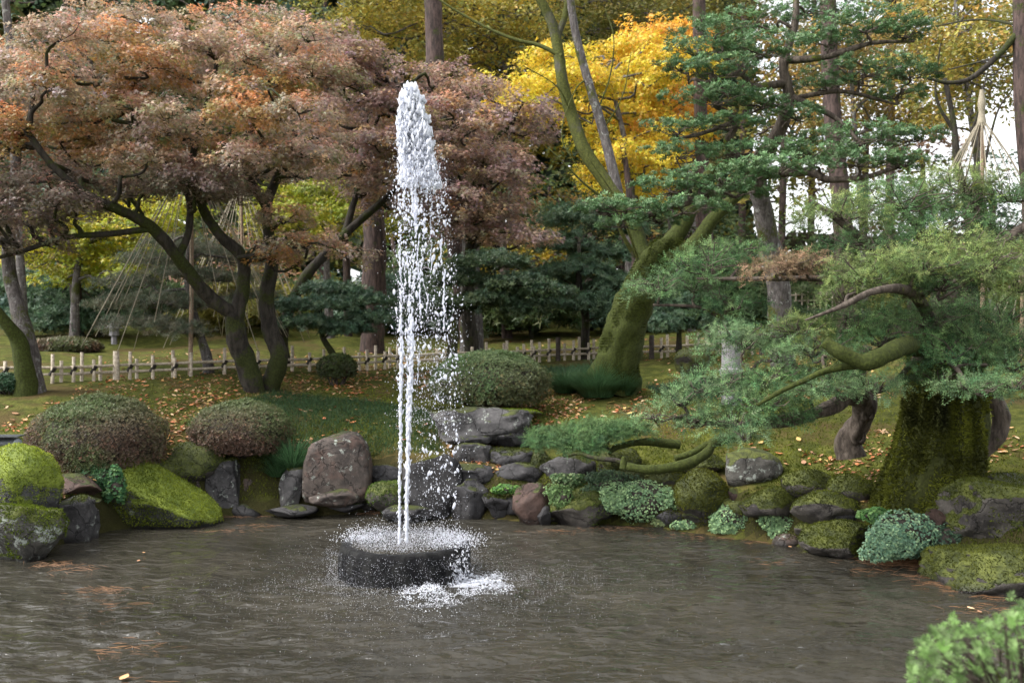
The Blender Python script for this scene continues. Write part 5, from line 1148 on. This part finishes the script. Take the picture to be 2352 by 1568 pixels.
# ------------------------------------------------------------------ pines and middle distance trees
PG = np.array([srgb(118, 124, 106), srgb(104, 112, 94), srgb(136, 130, 112), srgb(84, 104, 84)]) * .9
PB = np.array([srgb(84, 110, 84), srgb(66, 92, 70), srgb(104, 126, 92)]) * .8
DG = np.array([srgb(64, 84, 56), srgb(52, 72, 50), srgb(86, 100, 62)]) * .8
def pp(lst): return lst
simple_tree('pine_tree', 'grey green pruned pine under the rope cones at the left', [(480, 880, 14.6), (475, 820, 14.6), (450, 740, 14.6), (430, 640, 14.6), (435, 560, 14.6)],
            [(330, 745, 14.4, 90, 18), (280, 700, 15, 70, 18), (420, 760, 14.3, 70, 16), (380, 690, 14.6, 90, 18), (300, 650, 15, 80, 18), (470, 700, 14.8, 80, 18), (420, 630, 15, 90, 18), (350, 600, 15.2, 80, 18), (520, 640, 15, 70, 18), (480, 580, 15.2, 80, 18), (400, 560, 15.4, 80, 18), (560, 600, 15.4, 60, 18), (590, 680, 15.2, 60, 16)], PG, None, 9000, .075, 'bark_grey', tuft=.1, tmpl=T_PINE, r0=.09, mat='needle', droop=.1, per=5, twig=5)
simple_tree('pruned_shrub', 'dark pruned evergreen with spreading pads left of the jet', [(760, 860, 15), (765, 820, 15), (740, 770, 15), (735, 700, 15)],
            [(700, 740, 14.8, 70, 14), (760, 700, 15, 80, 16), (830, 690, 15.2, 70, 16), (680, 700, 15, 60, 14), (800, 755, 14.8, 60, 14), (860, 730, 15, 60, 16), (760, 665, 15.4, 70, 14)], PB, srgb(96, 134, 116) * .6, 9000, .055, 'bark_maple', tuft=.09, tmpl=T_LIGHT, r0=.07, mat='waxy', per=9, twig=5)
simple_tree('pruned_shrub', 'dark broad pruned evergreen right of the jet above the round azalea', [(1035, 850, 14.2), (1040, 790, 14.2), (1050, 720, 14.2), (1100, 690, 14.2), (1180, 680, 14.2)],
            [(1130, 600, 14.2, 90, 20), (1060, 640, 14.3, 70, 20), (1190, 650, 14, 80, 18), (1250, 670, 13.9, 60, 16), (1120, 690, 14, 80, 18), (1040, 700, 14.4, 60, 18), (1200, 715, 14, 70, 14), (980, 720, 14.4, 50, 18)], DG, srgb(86, 116, 96) * .6, 12000, .05, 'bark_maple', tuft=.09, tmpl=T_LIGHT, r0=.085, mat='waxy', per=9, twig=6)
simple_tree('pruned_shrub', 'mid green pruned tree in front of the dark wood right of the jet', [(1340, 780, 17), (1345, 730, 17), (1330, 650, 17), (1330, 560, 17)],
            [(1330, 620, 17, 90, 26), (1420, 650, 17, 80, 26), (1290, 690, 16.5, 70, 22), (1370, 700, 16.6, 80, 24), (1430, 720, 16.5, 70, 22), (1250, 640, 17.4, 70, 24), (1390, 580, 17.6, 80, 26), (1300, 560, 17.6, 80, 26), (1420, 520, 17.8, 80, 26), (1310, 500, 18, 90, 30)], PB, srgb(86, 118, 80) * .6, 13000, .065, 'bark_maple', tuft=.12, tmpl=T_LIGHT, r0=.09, mat='leaf', per=10)
simple_tree('pruned_shrub', 'low green pruned shrub behind the fence right of the leaning tree', [(1560, 800, 16), (1560, 770, 16), (1565, 730, 16)],
            [(1560, 720, 16, 60, 20), (1620, 740, 16, 60, 18), (1520, 745, 15.6, 50, 16), (1600, 690, 16, 60, 20)], PB, srgb(86, 118, 96) * .6, 5000, .055, 'bark_maple', tuft=.1, tmpl=T_LIGHT, r0=.06, mat='waxy', per=9)
simple_tree('shrub', 'dark green bush on the slope behind the left stones', [(230, 800, 20), (230, 760, 20), (230, 700, 20)],
            [(130, 740, 19.5, 80, 26), (230, 720, 20, 80, 30), (120, 690, 20.5, 80, 30), (60, 650, 21, 80, 34), (300, 680, 20.5, 80, 30), (70, 740, 19.5, 60, 26), (200, 650, 21, 90, 30)], PB * 1.1, srgb(100, 130, 100) * .6, 7000, .09, 'bark_maple', tuft=.2, tmpl=T_LIGHT, r0=.08, mat='leaf', per=12)
def bare_trunk(name, label, pts, r0, r1, bark, group='tall trunks of the garden wood'):
    P = np.array([W(*p) for p in pts]); b = on_ground(P[0]); P[0] = b - [0, 0, .1]; root = empty(name, b, label, 'tree', group)
    mb = MB(); tube(mb, P, [r0, r1], 16, len(P) * 8, .08, fr=5); part(mb, 'trunk', M[bark], root, True); return root, P
bare_trunk('pine_tree', 'red barked pine trunk at the top centre above the jet', [(1090, 800, 18), (1040, 500, 18), (1005, 250, 18), (998, 100, 18), (993, -60, 18)], .20, .15, 'bark_pine')
bare_trunk('pine_tree', 'wide grey trunk foot behind the fence right of the jet', [(1085, 815, 17.3), (1083, 760, 17.3), (1080, 650, 17.3), (1085, 450, 17.3)], .23, .14, 'bark_grey')
bare_trunk('pine_tree', 'dark thick trunk left of the jet under the maple crown', [(855, 800, 19), (858, 650, 19), (860, 520, 19), (850, 430, 19), (846, 300, 19), (842, 230, 19)], .24, .18, 'bark_pine')
bare_trunk('pine_tree', 'tall straight pine trunk behind the right half of the cloud pruned tree', [(1945, 740, 19), (1935, 500, 19), (1915, 300, 19), (1905, 120, 19), (1900, -60, 19)], .19, .15, 'bark_pine')
cornerpine, _ = bare_trunk('pine_tree', 'dark pine trunk at the top right corner of the photo', [(2380, 760, 13), (2370, 500, 13), (2350, 250, 13), (2345, 60, 13), (2345, -60, 13)], .12, .09, 'bark_pine')
root, P = bare_trunk('tall_tree', 'thin forked dark tree near the right straw cone', [(2240, 760, 17), (2225, 500, 17), (2200, 380, 17), (2190, 280, 17), (2170, 180, 17)], .09, .035, 'bark_maple')
for pts, ra, rb in [([(2335, 80, 13), (2290, 130, 13), (2230, 180, 13), (2180, 190, 13), (2130, 180, 13)], .05, .018), ([(2225, 480, 17), (2260, 380, 17), (2290, 260, 17), (2330, 200, 17)], .035, .01), ([(2200, 380, 17), (2240, 280, 17), (2270, 160, 17)], .035, .01),
                    ([(2190, 300, 17), (2150, 220, 17), (2160, 100, 17)], .035, .01), ([(2352, 60, 13), (2250, 45, 14), (2150, 60, 15)], .02, .01), ([(2352, 120, 13), (2260, 140, 14), (2180, 160, 15)], .02, .01)]:
    mb = MB(); limb(mb, pts, ra, rb); part(mb, 'bough', M['bark_maple'], root if pts[0][2] == 17 else cornerpine, True)
bare_trunk('pine_tree', 'brown trunk left of the big pine behind the cloud pruned crown', [(1640, 780, 20), (1625, 600, 20), (1610, 300, 20), (1605, -60, 20)], .16, .12, 'bark_pine')
bare_trunk('tall_tree', 'thin brown stem seen under the distant yellow maple', [(1470, 790, 19), (1455, 560, 19), (1440, 400, 19), (1430, 330, 19)], .07, .05, 'bark_pine')
bare_trunk('tall_tree', 'pale thin stem in the top left corner', [(60, 780, 18), (40, 500, 18), (28, 200, 18), (10, -60, 18)], .08, .05, 'bark_grey')
bare_trunk('tall_tree', 'dark short trunk between yellow green leaves at the left', [(180, 790, 20), (172, 640, 20), (160, 560, 20)], .12, .09, 'bark_pine')
bare_trunk('tall_tree', 'slender dark trunk just left of the falling drops', [(800, 800, 22), (797, 640, 22), (790, 480, 22)], .10, .07, 'bark_pine')
bare_trunk('tall_tree', 'slender brown trunk in the dark wood right of the drops', [(1165, 780, 22), (1160, 640, 22), (1150, 500, 22)], .12, .09, 'bark_pine')

# ------------------------------------------------------------------ wood behind
kinds = {'dark': (np.array([srgb(70, 92, 58), srgb(58, 80, 54), srgb(96, 108, 62)]) * .9, 'dark evergreen tree'), 'blue': (np.array([srgb(84, 112, 98), srgb(70, 98, 84), srgb(104, 124, 100)]) * .95, 'blue green conifer'),
         'olive': (np.array([srgb(120, 122, 60), srgb(96, 104, 56), srgb(150, 140, 66)]) * .9, 'olive leaved tree'), 'brown': (np.array([srgb(150, 120, 96), srgb(128, 110, 84), srgb(170, 130, 100)]) * .8, 'pinkish brown tree'),
         'orange': (np.array([srgb(192, 150, 84), srgb(146, 142, 80), srgb(126, 128, 90)]) * .7, 'russet tree'), 'yellow': (np.array([srgb(200, 170, 50), srgb(170, 150, 50), srgb(140, 140, 56)]) * .6, 'golden tree')}
bt = [(-60, 28, 300, -150, 720, 'blue', 'at the far left edge'), (150, 32, 330, -200, 720, 'dark', 'behind the left maple crown'), (330, 26, 200, 420, 730, 'dark', 'low behind the rope cones'), (480, 33, 300, -200, 700, 'blue', 'high behind the left maple'), (620, 27, 170, 480, 740, 'olive', 'low between the maple trunks'),
      (740, 34, 300, -250, 700, 'olive', 'tall left of the jet'), (900, 27, 160, 500, 740, 'dark', 'low behind the jet'), (1010, 35, 300, -250, 700, 'yellow', 'tall behind the jet'), (1150, 25, 170, 480, 740, 'dark', 'low right of the jet'), (1260, 34, 280, 380, 720, 'dark', 'behind the ringed stem'),
      (1420, 28, 220, 380, 740, 'dark', 'behind the leaning trunk'), (1500, 36, 300, -250, 700, 'olive', 'tall behind the yellow maple'), (1600, 26, 180, 440, 740, 'dark', 'low behind the fork of the leaning tree'), (1700, 34, 240, -200, 420, 'orange', 'high behind the cloud pruned tree'), (1790, 31, 110, 200, 480, 'olive', 'behind the grey lichen trunk'), (1980, 33, 150, 60, 470, 'olive', 'between the two tall pine trunks'), (2110, 35, 90, 300, 520, 'brown', 'low against the white sky'), (2270, 33, 130, 380, 560, 'blue', 'low under the right straw cone'), (1860, 36, 220, -200, 330, 'blue', 'high behind the tall pine trunk'),
      (2040, 30, 200, -220, 200, 'orange', 'at the top right'), (1880, 30, 160, 560, 730, 'dark', 'low behind the grey trunk'), (2080, 26, 200, 520, 740, 'dark', 'behind the yew crown'), (2300, 28, 200, 560, 740, 'brown', 'low at the right edge'), (2240, 40, 260, -260, 60, 'olive', 'highest in the top right corner'),
      (560, 24, 130, 560, 700, 'brown', 'behind the two maple trunks'), (60, 24, 160, 560, 720, 'brown', 'low at the left'), (1350, 24, 110, 440, 560, 'orange', 'low patch right of the middle maple'), (1230, 24, 90, 560, 640, 'yellow', 'small patch behind the dark pruned evergreen')]
for u, D, hw, vt, vb, kd, where in bt:
    cols, desc = kinds[kd]; hpx = vb - vt; n = int(np.clip(hw * hpx * .038, 1400, 7500))
    cr = autopads([(u - hw, vb), (u - hw * .9, vt + hpx * .35), (u - hw * .4, vt), (u + hw * .4, vt), (u + hw * .9, vt + hpx * .35), (u + hw, vb)], int(np.clip(hpx * hw / 5200, 8, 34)), D - 1.5, D + 1.5, 100 * 28 / D, 52 * 28 / D)
    cr = [(a, b, d, w * 1.1, h * 1.1) for a, b, d, w, h in cr]
    simple_tree('background_tree', desc + ' ' + where, [(u, 760, D), (u + 10, (vt + vb) / 2, D), (u, max(vt + 40, -300), D)], cr, cols, cols[-1] * 1.2, n, .17 * D / 28, 'bark_pine', tuft=.5, r0=.14, group='trees of the wood behind', twig=1, per=22)
for k_, (u, d, hw, hh, cc, lab) in enumerate([(-20, 23, 130, 46, 'blue', 'low blue green shrub on the slope at the far left edge'), (330, 24, 130, 40, 'dark', 'low dark shrub on the slope behind the rope cones'), (560, 22, 110, 46, 'olive', 'low olive shrub on the slope between the maple trunks'),
        (690, 24, 110, 52, 'dark', 'low dark shrub on the slope left of the slender trunk'), (900, 23, 120, 50, 'blue', 'low blue green shrub on the slope behind the jet'), (1080, 25, 120, 46, 'dark', 'low dark shrub on the slope behind the wide grey foot'), (1220, 22, 110, 44, 'dark', 'low dark shrub on the slope behind the broad evergreen'),
        (1460, 23, 120, 60, 'blue', 'low blue green shrub behind the leaning trunk'), (1680, 24, 140, 60, 'dark', 'low dark shrub on the slope behind the grey trunk'), (1950, 25, 150, 50, 'dark', 'low dark shrub on the slope behind the yew'), (2250, 24, 150, 50, 'olive', 'low olive shrub on the slope at the right edge')]):
    simple_tree('shrub', lab, [(u, 760, d), (u, 720, d), (u, 690, d)], autopads([(u - hw, 745), (u - hw, 700), (u, 700 - hh), (u + hw, 700), (u + hw, 745)], 12, d - 1, d + 1, 60, 26), kinds[cc][0], kinds[cc][0][-1] * 1.3, 3200, .16, 'bark_maple', tuft=.25, tmpl=T_LIGHT, r0=.06, group='low shrubs of the slope', twig=1, per=10, mat='leaf')
# the dense wood that closes the view, thinner towards the right where the sky shows
mb = MB(); n = 66000; u = rng.uniform(-900, 1720, n); D = rng.uniform(38, 48, n); top = -420 + 260 * vnoise(np.stack([u * .006, u * 0, u * 0], -1)); v = top + (760 - top) * rng.uniform(0, 1, n) ** .85
k = vnoise(np.stack([u * .012, v * .016, D * .15], -1)) > -.62; u, v, D = u[k], v[k], D[k]; n = len(u)
P = np.stack([(u - 1176) / FPX * D, D, CAMZ - (v - 784) / FPX * D], -1)
scatter(mb, T_OVAL, P, rdir(n), rdir(n), 1.0 * rng.uniform(.6, 1.3, n), np.array([srgb(84, 98, 64) * .8, srgb(66, 84, 62) * .8, srgb(126, 120, 66) * .8])[np.clip(((vnoise(P * .18) + 1) * 1.5).astype(int), 0, 2)] * rng.uniform(.6, 1.3, (n, 1)))
n = 9000; u = rng.uniform(1700, 2900, n); v = rng.uniform(540, 760, n); D = rng.uniform(38, 46, n); P = np.stack([(u - 1176) / FPX * D, D, CAMZ - (v - 784) / FPX * D], -1)
scatter(mb, T_OVAL, P, rdir(n), rdir(n), .55 * rng.uniform(.6, 1.3, n), srgb(100, 96, 70) * .5 * rng.uniform(.5, 1.3, (n, 1)))
tag(mb.build('distant_wood', M['leaf']), kind='stuff', label='dense distant wood closing the view')

# ------------------------------------------------------------------ foreground azalea sprigs, bottom right
root = empty('azalea_bush', (1.45, 2.75, .45), 'light green azalea sprigs out of focus at the bottom right corner', 'shrub')
mc = MB(); mb = MB(); tips = []
for k in range(620):
    u = rng.uniform(2090, 2560); v = rng.uniform(1400, 1760); d = rng.uniform(2.45, 3.2)
    lim = np.interp(u, [2090, 2110, 2160, 2230, 2300, 2360, 2500], [1520, 1470, 1425, 1430, 1410, 1370, 1350])
    if v < lim: v = lim + rng.uniform(0, 60)
    tips.append(W(u, v, d))
for q in [(2320, 1368, 2.8), (2340, 1385, 2.8), (2345, 1400, 2.75), (2190, 1415, 2.8)]: tips.append(W(*q))
tips = np.array(tips); n = len(tips)
for off, sz in ((0, .019), (-.014, .023)):
    scatter(mc, t_rosette(9, .45, .12), tips + [0, 0, off] + rng.normal(size=(n, 3)) * .003, unit(rdir(n) * .45 + [0, -.35, .9]), rdir(n), sz * rng.uniform(.8, 1.2, n), (srgb(100, 140, 62) * (1 - (tq := rng.uniform(0, 1, (n, 1)))) + srgb(138, 166, 106) * tq) * .8 * rng.uniform(.45, 1.4, (n, 1)))
for t in tips[::3]: tube(mb, [np.array([1.5, 2.85, .6]), (t + [1.5, 2.85, .75]) / 2 + rng.normal(size=3) * .02, t], [.006, .002], 4, 6)
part(mc, 'foliage', M['leaf'], root, kind='stuff'); part(mb, 'stems', M['bark_yew'], root, True, kind='stuff')
print('objects', len(bpy.data.objects), 'tris', sum(sum(len(p.vertices) - 2 for p in m.polygons[:0]) + len(m.loops) - 2 * len(m.polygons) for m in {o.data for o in bpy.data.objects if o.type == 'MESH'}))
